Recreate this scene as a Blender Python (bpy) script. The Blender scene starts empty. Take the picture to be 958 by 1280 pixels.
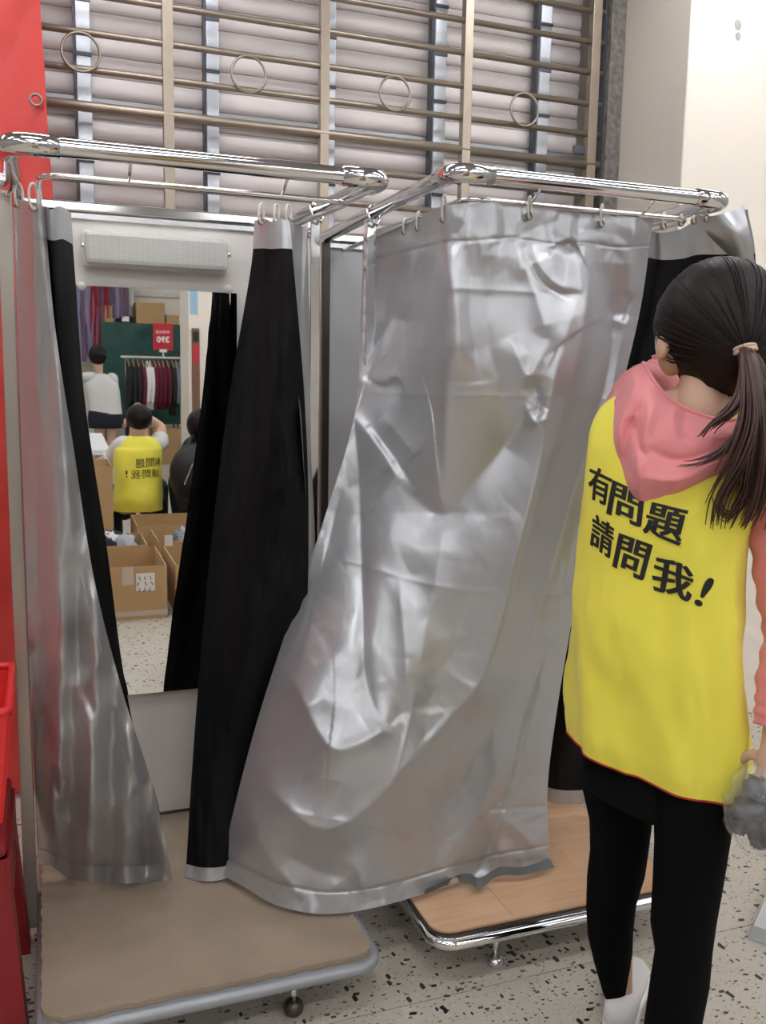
import bpy, bmesh, math, random
import numpy as np
from mathutils import Vector, Matrix, noise as mn
from mathutils.bvhtree import BVHTree
random.seed(7); rng = np.random.default_rng(7)
PI = math.pi
S = bpy.context.scene
COL = S.collection
# ------------------------------------------------------------------ camera
HC = 1.35; FPX, PITCH, ROLL, YAW = 1140.0, .138, .0173, .3552
_f = np.array([math.sin(YAW)*math.cos(PITCH), math.cos(YAW)*math.cos(PITCH), -math.sin(PITCH)])
_r0 = np.array([math.cos(YAW), -math.sin(YAW), 0.]); _u0 = np.cross(_r0, _f)
_r = math.cos(ROLL)*_r0 + math.sin(ROLL)*_u0; _u = -math.sin(ROLL)*_r0 + math.cos(ROLL)*_u0
O = np.array([0, 0, HC]); _h = np.array([math.sin(YAW), math.cos(YAW), 0.])
cam = bpy.data.cameras.new('camera'); co = bpy.data.objects.new('camera', cam); COL.objects.link(co); S.camera = co
cam.sensor_fit = 'VERTICAL'; cam.sensor_height = 36; cam.sensor_width = 27; cam.lens = FPX/1280*36; cam.clip_start = .05
co.matrix_world = Matrix(((_r[0], _u[0], -_f[0], O[0]), (_r[1], _u[1], -_f[1], O[1]), (_r[2], _u[2], -_f[2], O[2]), (0, 0, 0, 1)))
# ------------------------------------------------------------------ world, exposure
W = bpy.data.worlds.new('world'); S.world = W; W.use_nodes = True
W.node_tree.nodes['Background'].inputs[0].default_value = (1, .98, .95, 1); W.node_tree.nodes['Background'].inputs[1].default_value = .6
S.view_settings.view_transform = 'Standard'; S.view_settings.look = 'None'; S.view_settings.gamma = 1
S.view_settings.use_curve_mapping = False; S.view_settings.exposure = 0.45
LIGHT = 9.0                                            # strength of the ceiling tubes

# ------------------------------------------------------------------ measuring helpers (turn measured picture points into places)
def ray(x, y): return _f + _r*(x-479)/FPX - _u*(y-640)/FPX
def PY(x, y, Y): r = ray(x, y); return O + r*(Y/r[1])
def PX(x, y, X): r = ray(x, y); return O + r*(X/r[0])
def PZ(x, y, Z): r = ray(x, y); return O + r*((Z-HC)/r[2])
def AT(x, y, d): r = ray(x, y); return O + r*(d/(r@_h))
MT = .0095; MN = np.array([0, -math.cos(MT), -math.sin(MT)]); M0 = np.array([0, 2.487, 1.0])
def MR(x, y, Y=None, Z=None):                          # the place that the mirror shows there
    r = ray(x, y); t = ((M0-O)@MN)/(r@MN); P = O+r*t; q = r-2*(r@MN)*MN
    return P + q*((Y-P[1])/q[1] if Y is not None else (Z-P[2])/q[2])

# ------------------------------------------------------------------ materials
def mat(name, col, rough=.5, metal=0, spec=.5, bump=None, var=None, coat=0, alpha=None, trans=0, emit=None, sheen=0):
    m = bpy.data.materials.new(name); m.use_nodes = True; nt = m.node_tree; b = nt.nodes['Principled BSDF']
    b.inputs['Base Color'].default_value = (*col, 1); b.inputs['Roughness'].default_value = rough; b.inputs['Metallic'].default_value = metal
    b.inputs['Specular IOR Level'].default_value = spec; b.inputs['Coat Weight'].default_value = coat
    b.inputs['Transmission Weight'].default_value = trans; b.inputs['Sheen Weight'].default_value = sheen
    if alpha is not None: b.inputs['Alpha'].default_value = alpha
    if emit: b.inputs['Emission Color'].default_value = (*col, 1); b.inputs['Emission Strength'].default_value = emit
    tc = nt.nodes.new('ShaderNodeTexCoord')
    if var:                                            # (scale, amount, second colour)
        n = nt.nodes.new('ShaderNodeTexNoise'); n.inputs['Scale'].default_value = var[0]; n.inputs['Detail'].default_value = 5
        nt.links.new(tc.outputs['Object'], n.inputs['Vector'])
        r = nt.nodes.new('ShaderNodeValToRGB'); r.color_ramp.elements[0].position = .5-var[1]; r.color_ramp.elements[1].position = .5+var[1]
        r.color_ramp.elements[0].color = (*col, 1); r.color_ramp.elements[1].color = (*var[2], 1)
        nt.links.new(n.outputs['Fac'], r.inputs['Fac']); nt.links.new(r.outputs['Color'], b.inputs['Base Color'])
    if bump:                                           # (scale, strength, distance[, stretch])
        n = nt.nodes.new('ShaderNodeTexNoise'); n.inputs['Scale'].default_value = bump[0]; n.inputs['Detail'].default_value = 4
        mp = nt.nodes.new('ShaderNodeMapping'); nt.links.new(tc.outputs['Object'], mp.inputs['Vector']); nt.links.new(mp.outputs['Vector'], n.inputs['Vector'])
        if len(bump) > 3: mp.inputs['Scale'].default_value = bump[3]
        bp = nt.nodes.new('ShaderNodeBump'); bp.inputs['Strength'].default_value = bump[1]; bp.inputs['Distance'].default_value = bump[2]
        nt.links.new(n.outputs['Fac'], bp.inputs['Height']); nt.links.new(bp.outputs['Normal'], b.inputs['Normal'])
    return m
M = {}
M['chrome'] = mat('chrome', (.82, .83, .84), .09, 1)
M['chrome_dull'] = mat('chrome_dull', (.66, .67, .68), .24, 1)
M['steel_bar'] = mat('steel_bar', (.44, .37, .29), .38, .7, var=(14, .3, (.36, .30, .24)))
M['rail_blue'] = mat('rail_blue', (.60, .63, .68), .35, .55)
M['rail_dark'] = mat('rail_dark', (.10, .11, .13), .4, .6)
M['shutter'] = mat('shutter', (.90, .83, .81), .5, 0, var=(3, .3, (.85, .78, .76)))
M['guide_stone'] = mat('guide_stone', (.13, .12, .11), .8, var=(45, .2, (.26, .24, .22)), bump=(60, .5, .004))
M['plaster_cream'] = mat('plaster_cream', (.90, .83, .72), .8, var=(2.5, .35, (.87, .80, .70)), bump=(120, .08, .002))
M['plaster_shaded'] = mat('plaster_shaded', (.76, .70, .61), .8, var=(3, .3, (.73, .67, .59)), bump=(120, .08, .002))  # the cream plaster again, shade of the less lit reveal put into its colour
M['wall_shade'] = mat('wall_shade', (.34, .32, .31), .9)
M['ceiling'] = mat('ceiling', (.36, .36, .36), .9)
M['red_vinyl'] = mat('red_vinyl', (.66, .06, .05), .46, bump=(2.2, .6, .05, (1, 1, .6)))
M['post_dull'] = mat('post_dull', (.50, .46, .41), .3, .8)
M['red_plastic'] = mat('red_plastic', (.24, .008, .012), .42)
M['red_basket'] = mat('red_basket', (.75, .03, .03), .38)
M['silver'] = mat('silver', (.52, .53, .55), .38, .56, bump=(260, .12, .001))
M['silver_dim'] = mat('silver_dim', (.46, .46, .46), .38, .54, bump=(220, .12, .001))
M['selvage'] = mat('selvage', (.13, .145, .15), .7, .1)
M['black_lining'] = mat('black_lining', (.004, .004, .0045), .6, spec=.18, bump=(300, .05, .001))
M['panel_white'] = mat('panel_white', (.88, .84, .79), .36, spec=.35)
M['panel_grey'] = mat('panel_grey', (.52, .52, .53), .3)
M['mirror'] = mat('mirror', (.90, .91, .90), .012, 1)
M['mirror_edge'] = mat('mirror_edge', (.15, .25, .22), .2)
M['knob_white'] = mat('knob_white', (.75, .72, .68), .35)
M['carpet'] = mat('carpet', (.42, .335, .25), .97, spec=.1, var=(9, .25, (.36, .29, .215)), bump=(420, .9, .004))
M['painted_grey'] = mat('painted_grey', (.33, .345, .365), .38, .3)
M['dark_steel'] = mat('dark_steel', (.10, .09, .08), .35, .8)
M['yellow'] = mat('yellow', (.90, .81, .085), .75, sheen=.2, bump=(500, .12, .001))
M['ink'] = mat('ink', (.012, .012, .012), .6)
M['trim_red'] = mat('trim_red', (.38, .02, .01), .7)
M['pink'] = mat('pink', (.80, .27, .28), .8, sheen=.3, bump=(420, .12, .001))
M['leggings'] = mat('leggings', (.003, .003, .0033), .9, spec=.1)
M['shorts'] = mat('shorts', (.0045, .0045, .005), .9, spec=.12)
M['skin'] = mat('skin', (.66, .42, .29), .5, var=(8, .3, (.61, .38, .26)))
M['hair'] = mat('hair', (.010, .006, .005), .50, spec=.22, bump=(60, .15, .002, (6, 6, .4)))
M['hair_brown'] = mat('hair_brown', (.060, .027, .019), .42, spec=.5)
M['hair_tie'] = mat('hair_tie', (.62, .47, .33), .7)
M['mask'] = mat('mask', (.62, .72, .76), .7)
M['shoe'] = mat('shoe', (.72, .70, .68), .55, bump=(200, .2, .001))
M['shoe_sole'] = mat('shoe_sole', (.82, .81, .79), .5)
M['plastic_bag'] = mat('plastic_bag', (.90, .91, .92), .10, trans=.0, spec=1, alpha=.15)
M['plastic_fill'] = mat('plastic_fill', (.018, .018, .022), .22, var=(30, .1, (.09, .09, .10)))
M['bag_grey'] = mat('bag_grey', (.55, .57, .58), .4)
M['card'] = mat('card', (.50, .33, .16), .85, var=(6, .3, (.46, .30, .145)))
M['card_in'] = mat('card_in', (.42, .25, .12), .9, var=(6, .3, (.38, .23, .11)))
M['tape'] = mat('tape', (.55, .47, .36), .3, spec=.6)
M['paper'] = mat('paper', (.80, .76, .72), .7)
M['white_cloth'] = mat('white_cloth', (.74, .73, .71), .85)
M['navy'] = mat('navy', (.012, .014, .03), .85)
M['green_tarp'] = mat('green_tarp', (.012, .075, .062), .55, bump=(3, .5, .05))
M['sign_red'] = mat('sign_red', (.55, .02, .04), .4)
M['sign_white'] = mat('sign_white', (.88, .86, .86), .5)
M['white_paint'] = mat('white_paint', (.80, .79, .77), .4)
M['maroon'] = mat('maroon', (.14, .012, .035), .85); M['charcoal'] = mat('charcoal', (.02, .022, .025), .85)
M['slate'] = mat('slate', (.17, .21, .25), .85); M['denim'] = mat('denim', (.10, .15, .23), .85)
M['mauve'] = mat('mauve', (.20, .13, .18), .85); M['lilac'] = mat('lilac', (.30, .28, .42), .85); M['crimson'] = mat('crimson', (.35, .03, .06), .85)
M['grey_cloth'] = mat('grey_cloth', (.40, .41, .43), .85)
M['black_bag'] = mat('black_bag', (.01, .01, .012), .5)
M['wood_brown'] = mat('wood_brown', (.20, .10, .055), .5)
M['blue_sheet'] = mat('blue_sheet', (.35, .55, .70), .6)
M['lamp_on'] = mat('lamp_on', (.96, .97, 1), .5, emit=LIGHT)
M['kraft_hook'] = mat('kraft_hook', (.78, .74, .68), .4)
M['eyelet'] = mat('eyelet', (.30, .27, .22), .35, .8)

def nodes(m): return m.node_tree, m.node_tree.nodes['Principled BSDF']
# the satin of the curtains: fine crumple on top of the modelled folds
for k, sc in (('silver', 1.0), ('silver_dim', 1.0)):
    nt, b = nodes(M[k]); tc = nt.nodes.new('ShaderNodeTexCoord')
    n1 = nt.nodes.new('ShaderNodeTexNoise'); n1.inputs['Scale'].default_value = 9; n1.inputs['Detail'].default_value = 3; n1.inputs['Distortion'].default_value = .6
    n2 = nt.nodes.new('ShaderNodeTexVoronoi'); n2.inputs['Scale'].default_value = 11; n2.feature = 'SMOOTH_F1'; n2.inputs['Smoothness'].default_value = .35
    mp = nt.nodes.new('ShaderNodeMapping'); mp.inputs['Scale'].default_value = (1, 1, .55)
    nt.links.new(tc.outputs['Object'], mp.inputs['Vector']); nt.links.new(mp.outputs['Vector'], n1.inputs['Vector'])
    mx = nt.nodes.new('ShaderNodeMixRGB'); mx.inputs['Fac'].default_value = .12
    nt.links.new(mp.outputs['Vector'], mx.inputs['Color1']); nt.links.new(n1.outputs['Color'], mx.inputs['Color2']); nt.links.new(mx.outputs['Color'], n2.inputs['Vector'])
    ad = nt.nodes.new('ShaderNodeMath'); ad.operation = 'MULTIPLY_ADD'; ad.inputs[1].default_value = .6
    nt.links.new(n2.outputs['Distance'], ad.inputs[0]); nt.links.new(n1.outputs['Fac'], ad.inputs[2])
    bp = nt.nodes.new('ShaderNodeBump'); bp.inputs['Strength'].default_value = .14; bp.inputs['Distance'].default_value = .010
    old = [n for n in nt.nodes if n.type == 'BUMP' and n != bp][0]
    nt.links.new(ad.outputs[0], bp.inputs['Height']); nt.links.new(bp.outputs['Normal'], old.inputs['Normal'])
def terrazzo(name, base, base2):
    m = mat(name, base, .38, spec=.4); nt, b = nodes(m); L = nt.links.new
    tc = nt.nodes.new('ShaderNodeTexCoord')
    n = nt.nodes.new('ShaderNodeTexNoise'); n.inputs['Scale'].default_value = 5; n.inputs['Detail'].default_value = 6; L(tc.outputs['Object'], n.inputs['Vector'])
    cur = nt.nodes.new('ShaderNodeMixRGB'); cur.inputs['Color1'].default_value = (*base, 1); cur.inputs['Color2'].default_value = (*base2, 1); L(n.outputs['Fac'], cur.inputs['Fac'])
    cur = cur.outputs['Color']
    def chips(scale, stretch, rot, frac, rad, col, cur, dist=.0):
        mp = nt.nodes.new('ShaderNodeMapping'); mp.inputs['Scale'].default_value = stretch; mp.inputs['Rotation'].default_value = (0, 0, rot); L(tc.outputs['Object'], mp.inputs['Vector'])
        v = nt.nodes.new('ShaderNodeTexVoronoi'); v.inputs['Scale'].default_value = scale; v.distance = 'MINKOWSKI'; v.inputs['Exponent'].default_value = 1.3; L(mp.outputs['Vector'], v.inputs['Vector'])
        sp = nt.nodes.new('ShaderNodeSeparateColor'); L(v.outputs['Color'], sp.inputs['Color'])
        lt = nt.nodes.new('ShaderNodeMath'); lt.operation = 'LESS_THAN'; lt.inputs[1].default_value = frac; L(sp.outputs['Red'], lt.inputs[0])
        rr = nt.nodes.new('ShaderNodeMath'); rr.operation = 'MULTIPLY'; rr.inputs[1].default_value = rad; L(sp.outputs['Green'], rr.inputs[0])
        r2 = nt.nodes.new('ShaderNodeMath'); r2.operation = 'ADD'; r2.inputs[1].default_value = rad*.35; L(rr.outputs[0], r2.inputs[0])
        ds = nt.nodes.new('ShaderNodeMath'); ds.operation = 'LESS_THAN'; L(v.outputs['Distance'], ds.inputs[0]); L(r2.outputs[0], ds.inputs[1])
        mu = nt.nodes.new('ShaderNodeMath'); mu.operation = 'MULTIPLY'; L(lt.outputs[0], mu.inputs[0]); L(ds.outputs[0], mu.inputs[1])
        cr = nt.nodes.new('ShaderNodeValToRGB'); cr.color_ramp.elements[0].color = (*col[0], 1); cr.color_ramp.elements[1].color = (*col[1], 1); L(sp.outputs['Blue'], cr.inputs['Fac'])
        mx = nt.nodes.new('ShaderNodeMixRGB'); L(mu.outputs[0], mx.inputs['Fac']); L(cur, mx.inputs['Color1']); L(cr.outputs['Color'], mx.inputs['Color2'])
        return mx.outputs['Color']
    cur = chips(150, (1, 1, 1), .3, .55, .42, ((.30, .27, .22), (.62, .56, .47)), cur)
    cur = chips(80, (1, 1.6, 1), .9, .42, .42, ((.16, .14, .12), (.50, .42, .34)), cur)
    cur = chips(46, (1, 1.7, 1), -.5, .30, .38, ((.02, .02, .02), (.12, .10, .09)), cur)
    cur = chips(30, (1.9, 1, 1), .5, .26, .36, ((.015, .015, .015), (.06, .05, .05)), cur)
    L(cur, b.inputs['Base Color']); return m
M['terrazzo'] = terrazzo('terrazzo', (.58, .53, .45), (.47, .43, .36))
M['grout'] = mat('grout', (.36, .32, .26), .9)
def laminate():
    m = mat('laminate', (.62, .36, .20), .36, spec=.5); nt, b = nodes(m); L = nt.links.new
    tc = nt.nodes.new('ShaderNodeTexCoord'); mp = nt.nodes.new('ShaderNodeMapping'); mp.inputs['Scale'].default_value = (3.2, 22, 3); mp.inputs['Rotation'].default_value = (0, 0, .0); L(tc.outputs['Object'], mp.inputs['Vector'])
    n = nt.nodes.new('ShaderNodeTexNoise'); n.inputs['Scale'].default_value = 1.6; n.inputs['Detail'].default_value = 6; n.inputs['Distortion'].default_value = 1.2; L(mp.outputs['Vector'], n.inputs['Vector'])
    r = nt.nodes.new('ShaderNodeValToRGB'); r.color_ramp.elements[0].position = .3; r.color_ramp.elements[1].position = .75
    r.color_ramp.elements[0].color = (.60, .36, .21, 1); r.color_ramp.elements[1].color = (.70, .455, .285, 1); L(n.outputs['Fac'], r.inputs['Fac'])
    oi = nt.nodes.new('ShaderNodeObjectInfo'); h = nt.nodes.new('ShaderNodeHueSaturation'); mr = nt.nodes.new('ShaderNodeMapRange'); mr.inputs['To Min'].default_value = .86; mr.inputs['To Max'].default_value = 1.14
    L(oi.outputs['Random'], mr.inputs['Value']); L(mr.outputs['Result'], h.inputs['Value']); L(r.outputs['Color'], h.inputs['Color']); L(h.outputs['Color'], b.inputs['Base Color']); return m
M['laminate'] = laminate()
def diffuser():
    m = mat('diffuser', (.80, .80, .76), .22, trans=.25, spec=.6); nt, b = nodes(m); L = nt.links.new
    tc = nt.nodes.new('ShaderNodeTexCoord'); v = nt.nodes.new('ShaderNodeTexVoronoi'); v.inputs['Scale'].default_value = 170; v.inputs['Randomness'].default_value = 0; L(tc.outputs['Object'], v.inputs['Vector'])
    bp = nt.nodes.new('ShaderNodeBump'); bp.inputs['Strength'].default_value = .5; bp.inputs['Distance'].default_value = .003; L(v.outputs['Distance'], bp.inputs['Height']); L(bp.outputs['Normal'], b.inputs['Normal']); return m
M['diffuser'] = diffuser()

# ------------------------------------------------------------------ building helpers
ORG = {}
def tag(o, label=None, cat=None, group=None, kind=None):
    if label: o['label'] = label
    if cat: o['category'] = cat
    if group: o['group'] = group
    if kind: o['kind'] = kind
    return o
def thing(name, loc, label, cat, group=None):
    o = bpy.data.objects.new(name, None); o.empty_display_size = .05; COL.objects.link(o); o.location = loc; ORG[o] = Vector(loc)
    return tag(o, label, cat, group)
def org(p): return ORG.get(p, Vector((0, 0, 0)))
def mesh_obj(name, V, F, mats, parent=None, smooth=True, fm=None, origin=None):
    o0 = Vector(origin) if origin is not None else org(parent) if parent is not None else Vector((0, 0, 0))
    me = bpy.data.meshes.new(name); V = np.asarray(V, float) - np.array(o0)
    me.from_pydata(V.tolist(), [], [list(map(int, f)) for f in F] if not isinstance(F, np.ndarray) else F.tolist())
    for m in (mats if isinstance(mats, (list, tuple)) else [mats]): me.materials.append(M[m] if isinstance(m, str) else m)
    if fm is not None: me.polygons.foreach_set('material_index', np.asarray(fm, dtype=np.int32))
    if smooth: me.polygons.foreach_set('use_smooth', np.ones(len(me.polygons), dtype=bool))
    me.update()
    o = bpy.data.objects.new(name, me); COL.objects.link(o)
    if parent is not None: o.parent = parent; o.location = o0 - org(parent)
    else: o.location = o0
    ORG[o] = o0
    return o
class MB:
    def __init__(s): s.V = []; s.F = []; s.m = []
    def add(s, V, F, mi=0):
        n = len(s.V); s.V += [tuple(v) for v in V]; s.F += [tuple(i+n for i in f) for f in F]; s.m += [mi]*len(F); return s
    def box(s, a, b, mi=0, bev=0):
        (x0, y0, z0), (x1, y1, z1) = a, b
        bm = bmesh.new(); bmesh.ops.create_cube(bm, size=1)
        for v in bm.verts: v.co = ((x0+x1)/2+v.co.x*(x1-x0), (y0+y1)/2+v.co.y*(y1-y0), (z0+z1)/2+v.co.z*(z1-z0))
        if bev: bmesh.ops.bevel(bm, geom=bm.edges[:], offset=bev, segments=2, profile=.5, affect='EDGES')
        bm.verts.index_update(); s.add([v.co[:] for v in bm.verts], [[v.index for v in f.verts] for f in bm.faces], mi); bm.free(); return s
    def hexa(s, P, mi=0):                              # 8 corners: bottom 4 ccw, top 4 ccw
        return s.add(P, [(3, 2, 1, 0), (4, 5, 6, 7), (0, 1, 5, 4), (1, 2, 6, 5), (2, 3, 7, 6), (3, 0, 4, 7)], mi)
    def tube(s, path, r, n=10, mi=0, caps=True, flat=None):
        P = [Vector(p) for p in path]; R = r if isinstance(r, (list, tuple, np.ndarray)) else [r]*len(P); V = []; F = []
        t = (P[1]-P[0]).normalized(); a = Vector((0, 0, 1)) if abs(t.z) < .9 else Vector((1, 0, 0)); u = t.cross(a).normalized()
        for i, p in enumerate(P):
            t = ((P[min(i+1, len(P)-1)]-P[max(i-1, 0)])).normalized()
            u = (u - t*u.dot(t)); u = u.normalized() if u.length > 1e-6 else t.orthogonal().normalized(); w = t.cross(u)
            for k in range(n):
                an = 2*PI*k/n; V.append(p + (u*math.cos(an) + w*math.sin(an)*(flat or 1))*R[i])
        for i in range(len(P)-1):
            for k in range(n): F.append((i*n+k, i*n+(k+1) % n, (i+1)*n+(k+1) % n, (i+1)*n+k))
        if caps: F.append(tuple(range(n))[::-1]); F.append(tuple((len(P)-1)*n+k for k in range(n)))
        return s.add(V, F, mi)
    def lathe(s, c, prof, n=16, mi=0):                 # (r, z) about a vertical axis
        V = []; F = []
        for r, z in prof:
            for k in range(n): V.append((c[0]+r*math.cos(2*PI*k/n), c[1]+r*math.sin(2*PI*k/n), c[2]+z))
        for i in range(len(prof)-1):
            for k in range(n): F.append((i*n+k, i*n+(k+1) % n, (i+1)*n+(k+1) % n, (i+1)*n+k))
        F.append(tuple(range(n))[::-1]); F.append(tuple((len(prof)-1)*n+k for k in range(n)))
        return s.add(V, F, mi)
    def prism(s, poly, z0, z1, mi=0):
        n = len(poly); V = [(x, y, z0) for x, y in poly]+[(x, y, z1) for x, y in poly]
        return s.add(V, [tuple(range(n))[::-1], tuple(range(n, 2*n))]+[(i, (i+1) % n, n+(i+1) % n, n+i) for i in range(n)], mi)
    def ell(s, c, r, n=16, m=12, mi=0, A=None):
        V = []; F = []; A = A or Matrix.Identity(3)
        for i in range(m+1):
            th = PI*i/m
            for k in range(n):
                v = Vector((r[0]*math.sin(th)*math.cos(2*PI*k/n), r[1]*math.sin(th)*math.sin(2*PI*k/n), r[2]*math.cos(th))); V.append(Vector(c)+A@v)
        for i in range(m):
            for k in range(n): F.append((i*n+k, (i+1)*n+k, (i+1)*n+(k+1) % n, i*n+(k+1) % n))
        return s.add(V, F, mi)
    def build(s, name, mats, parent=None, smooth=False, label=None, kind=None, origin=None):
        o = mesh_obj(name, s.V, s.F, mats, parent, smooth, s.m, origin)
        if label: o['label'] = label
        if kind: o['kind'] = kind
        if smooth == 'auto':
            o.data.polygons.foreach_set('use_smooth', np.ones(len(o.data.polygons), dtype=bool))
            try: o.data.set_sharp_from_angle(angle=math.radians(40))
            except Exception: pass
        return o
def rounded_rect(x0, y0, x1, y1, rs, n=6):             # rs radii at (x0,y0),(x1,y0),(x1,y1),(x0,y1)
    P = []
    for (cx, cy, sx, sy, a0), r in zip(((x0, y0, 1, 1, PI), (x1, y0, -1, 1, 1.5*PI), (x1, y1, -1, -1, 0), (x0, y1, 1, -1, .5*PI)), rs):
        if r <= 0: P.append((cx, cy)); continue
        for k in range(n+1):
            a = a0+PI/2*k/n; P.append((cx+sx*r+r*math.cos(a), cy+sy*r+r*math.sin(a)))
    return P
def fillet(path, r, n=6):
    P = [Vector(p) for p in path]; out = [P[0]]
    for i in range(1, len(P)-1):
        a = (P[i-1]-P[i]).normalized(); b = (P[i+1]-P[i]).normalized(); A = P[i]+a*r; B = P[i]+b*r
        for k in range(n+1):
            t = k/n; out.append(A*(1-t)**2+P[i]*2*t*(1-t)+B*t*t)
    return out+[P[-1]]
def cat(C, n, axis=0):                                 # Catmull-Rom through control points along an axis, n samples
    C = np.moveaxis(np.asarray(C, float), axis, 0); k = len(C); t = np.linspace(0, k-1, n); i = np.minimum(t.astype(int), k-2); f = (t-i)
    g = lambda j: C[np.clip(j, 0, k-1)]
    sh = (n,)+(1,)*(C.ndim-1); f = f.reshape(sh)
    p0 = np.where((i-1 < 0).reshape(sh), 2*g(i)-g(i+1), g(i-1)); p3 = np.where((i+2 > k-1).reshape(sh), 2*g(i+1)-g(i), g(i+2)); p1, p2 = g(i), g(i+1)
    r = .5*((2*p1)+(-p0+p2)*f+(2*p0-5*p1+4*p2-p3)*f**2+(-p0+3*p1-3*p2+p3)*f**3)
    return np.moveaxis(r, 0, axis)
def vnoise(P, sc, seed=0, oct=3):                      # cheap value noise, vectorised
    P = np.asarray(P)*sc; tot = 0; amp = 1
    for o in range(oct):
        q = P*(2**o)+seed*17.3+o*5.1; i = np.floor(q).astype(int); f = q-i; f = f*f*(3-2*f); v = 0
        D = P.shape[-1]
        for c in range(2**D):
            h = 0; w = 1
            for d in range(D):
                b = (c >> d) & 1; h = h + (i[..., d]+b)*(374761393, 668265263, 2147483647 % 1000003)[d]; w = w*(f[..., d] if b else 1-f[..., d])
            h = (h ^ (h >> 13))*1274126177 & 0x7fffffff; h = (h ^ (h >> 16)) & 0xffff
            v = v+w*(h/65535.0)
        tot = tot+amp*(v-.5)*2; amp *= .5
    return tot
def tnoise(X, Y, s, seed, ang=0., ax=1., ay=1.):         # faceted noise: random heights joined by flat triangles, like crumpled satin
    c, d = math.cos(ang), math.sin(ang); x = (X*c+Y*d)/(s*ax); y = (-X*d+Y*c)/(s*ay)
    w = np.stack([x, y], -1); x = x+.45*vnoise(w, .9, seed+50, 2); y = y+.45*vnoise(w, .9, seed+70, 2)
    k = (x+y)*.366; xs, ys = x+k, y+k; i, j = np.floor(xs).astype(int), np.floor(ys).astype(int); u, v = xs-i, ys-j
    def hh(a, b):
        h = (a*374761393+b*668265263+seed*7919); h = (h ^ (h >> 13))*1274126177 & 0x7fffffff; return ((h ^ (h >> 16)) & 0xffff)/32767.5-1
    a, b, e, g = hh(i, j), hh(i+1, j), hh(i, j+1), hh(i+1, j+1)
    return np.where(u > v, a+u*(b-a)+v*(g-b), a+v*(e-a)+u*(g-e))
def blur(h, n=1):
    for _ in range(n):
        q = np.pad(h, 1, mode='edge'); h = (q[:-2, 1:-1]+q[2:, 1:-1]+q[1:-1, :-2]+q[1:-1, 2:]+4*q[1:-1, 1:-1])/8
    return h
def gridF(nv, nu):
    i = np.arange((nv-1)*nu).reshape(nv-1, nu)[:, :-1]; return np.stack([i, i+1, i+nu+1, i+nu], -1).reshape(-1, 4)
def seg_dist(X, Y, pts):                               # signed distance to a polyline and arc position 0..1
    pts = np.asarray(pts, float); best = np.full(X.shape, 1e9); sgn = np.ones(X.shape); tt = np.zeros(X.shape)
    L = np.r_[0, np.cumsum(np.hypot(*np.diff(pts, axis=0).T))]
    for k in range(len(pts)-1):
        a, b = pts[k], pts[k+1]; d = b-a; l = np.hypot(*d); ux, uy = d/l
        t = np.clip((X-a[0])*ux+(Y-a[1])*uy, 0, l); px, py = X-a[0]-ux*t, Y-a[1]-uy*t; dd = np.hypot(px, py)
        m = dd < best; best = np.where(m, dd, best); sgn = np.where(m, np.sign(ux*(Y-a[1])-uy*(X-a[0])), sgn); tt = np.where(m, (L[k]+t)/L[-1], tt)
    return best*sgn, tt
def fold(X, Y, pts, a, wl, wr, soft=3, ends=.25, e0=1, e1=1):   # a ridge (or valley) that falls off differently on its two sides
    d, t = seg_dist(X, Y, cat(pts, 8*len(pts))); w = np.where(d < 0, wl, wr); soft *= .55; ad = np.sqrt(d*d+soft*soft)-soft
    f = np.exp(-(ad/w)**1.08)
    if e0: f = f*np.clip(t/ends, 0, 1)**.8
    if e1: f = f*np.clip((1-t)/ends, 0, 1)**.8
    return a*f
def sheet(ctrl, nu, nv, disp=None):                    # ctrl rows of (px, py, Y) -> smooth world grid
    G = cat(cat(ctrl, nv, 0), nu, 1); X, Y, D = G[..., 0], G[..., 1], G[..., 2]
    R = _f + _r*((X-479)/FPX)[..., None] - _u*((Y-640)/FPX)[..., None]
    P = O + R*(D/R[..., 1])[..., None]
    T = np.repeat(np.linspace(0, 1, nv)[:, None], nu, 1)
    if disp is not None: P = P - R/np.linalg.norm(R, axis=-1)[..., None]*(disp(X, Y, T) if disp.__code__.co_argcount > 2 else disp(X, Y))[..., None]
    return P, X, Y
def cloth(parent, P, front, back, top=0, bottom=0, topmat=None, botmat=None, th=.0015, names=('outer_face', 'lining', 'top_hem', 'bottom_hem'), backtop=None, faceaway=False):
    nv, nu = P.shape[:2]; du = np.gradient(P, axis=1); dv = np.gradient(P, axis=0); N = np.cross(du, dv); N /= np.linalg.norm(N, axis=-1)[..., None]+1e-12
    if ((P[nv//2, nu//2]-O)@N[nv//2, nu//2]) > 0: N = -N        # N towards the camera side
    B = P - N*th; fl = gridF(nv, nu); out = []
    def strip(name, Q, r0, r1, m, off=0, label=None):
        q = (Q+N*off)[r0:r1+1]; o = mesh_obj(name, q.reshape(-1, 3), gridF(r1-r0+1, nu), m, parent); out.append(o)
        if label: o['label'] = label
        return o
    t = int(top*(nv-1)); b = nv-1-int(bottom*(nv-1))
    strip(names[0], P, t, b, front)
    if back: strip(names[1], B, t, b, back)
    if t: strip(names[2], P, 0, t, topmat or front, .0012); strip(names[2], B, 0, t, backtop or topmat or front, -.0005)
    if b < nv-1: strip(names[3], P, b, nv-1, botmat or front, .0012); strip(names[3], B, b, nv-1, botmat or front, -.0005)
    return out
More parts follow.
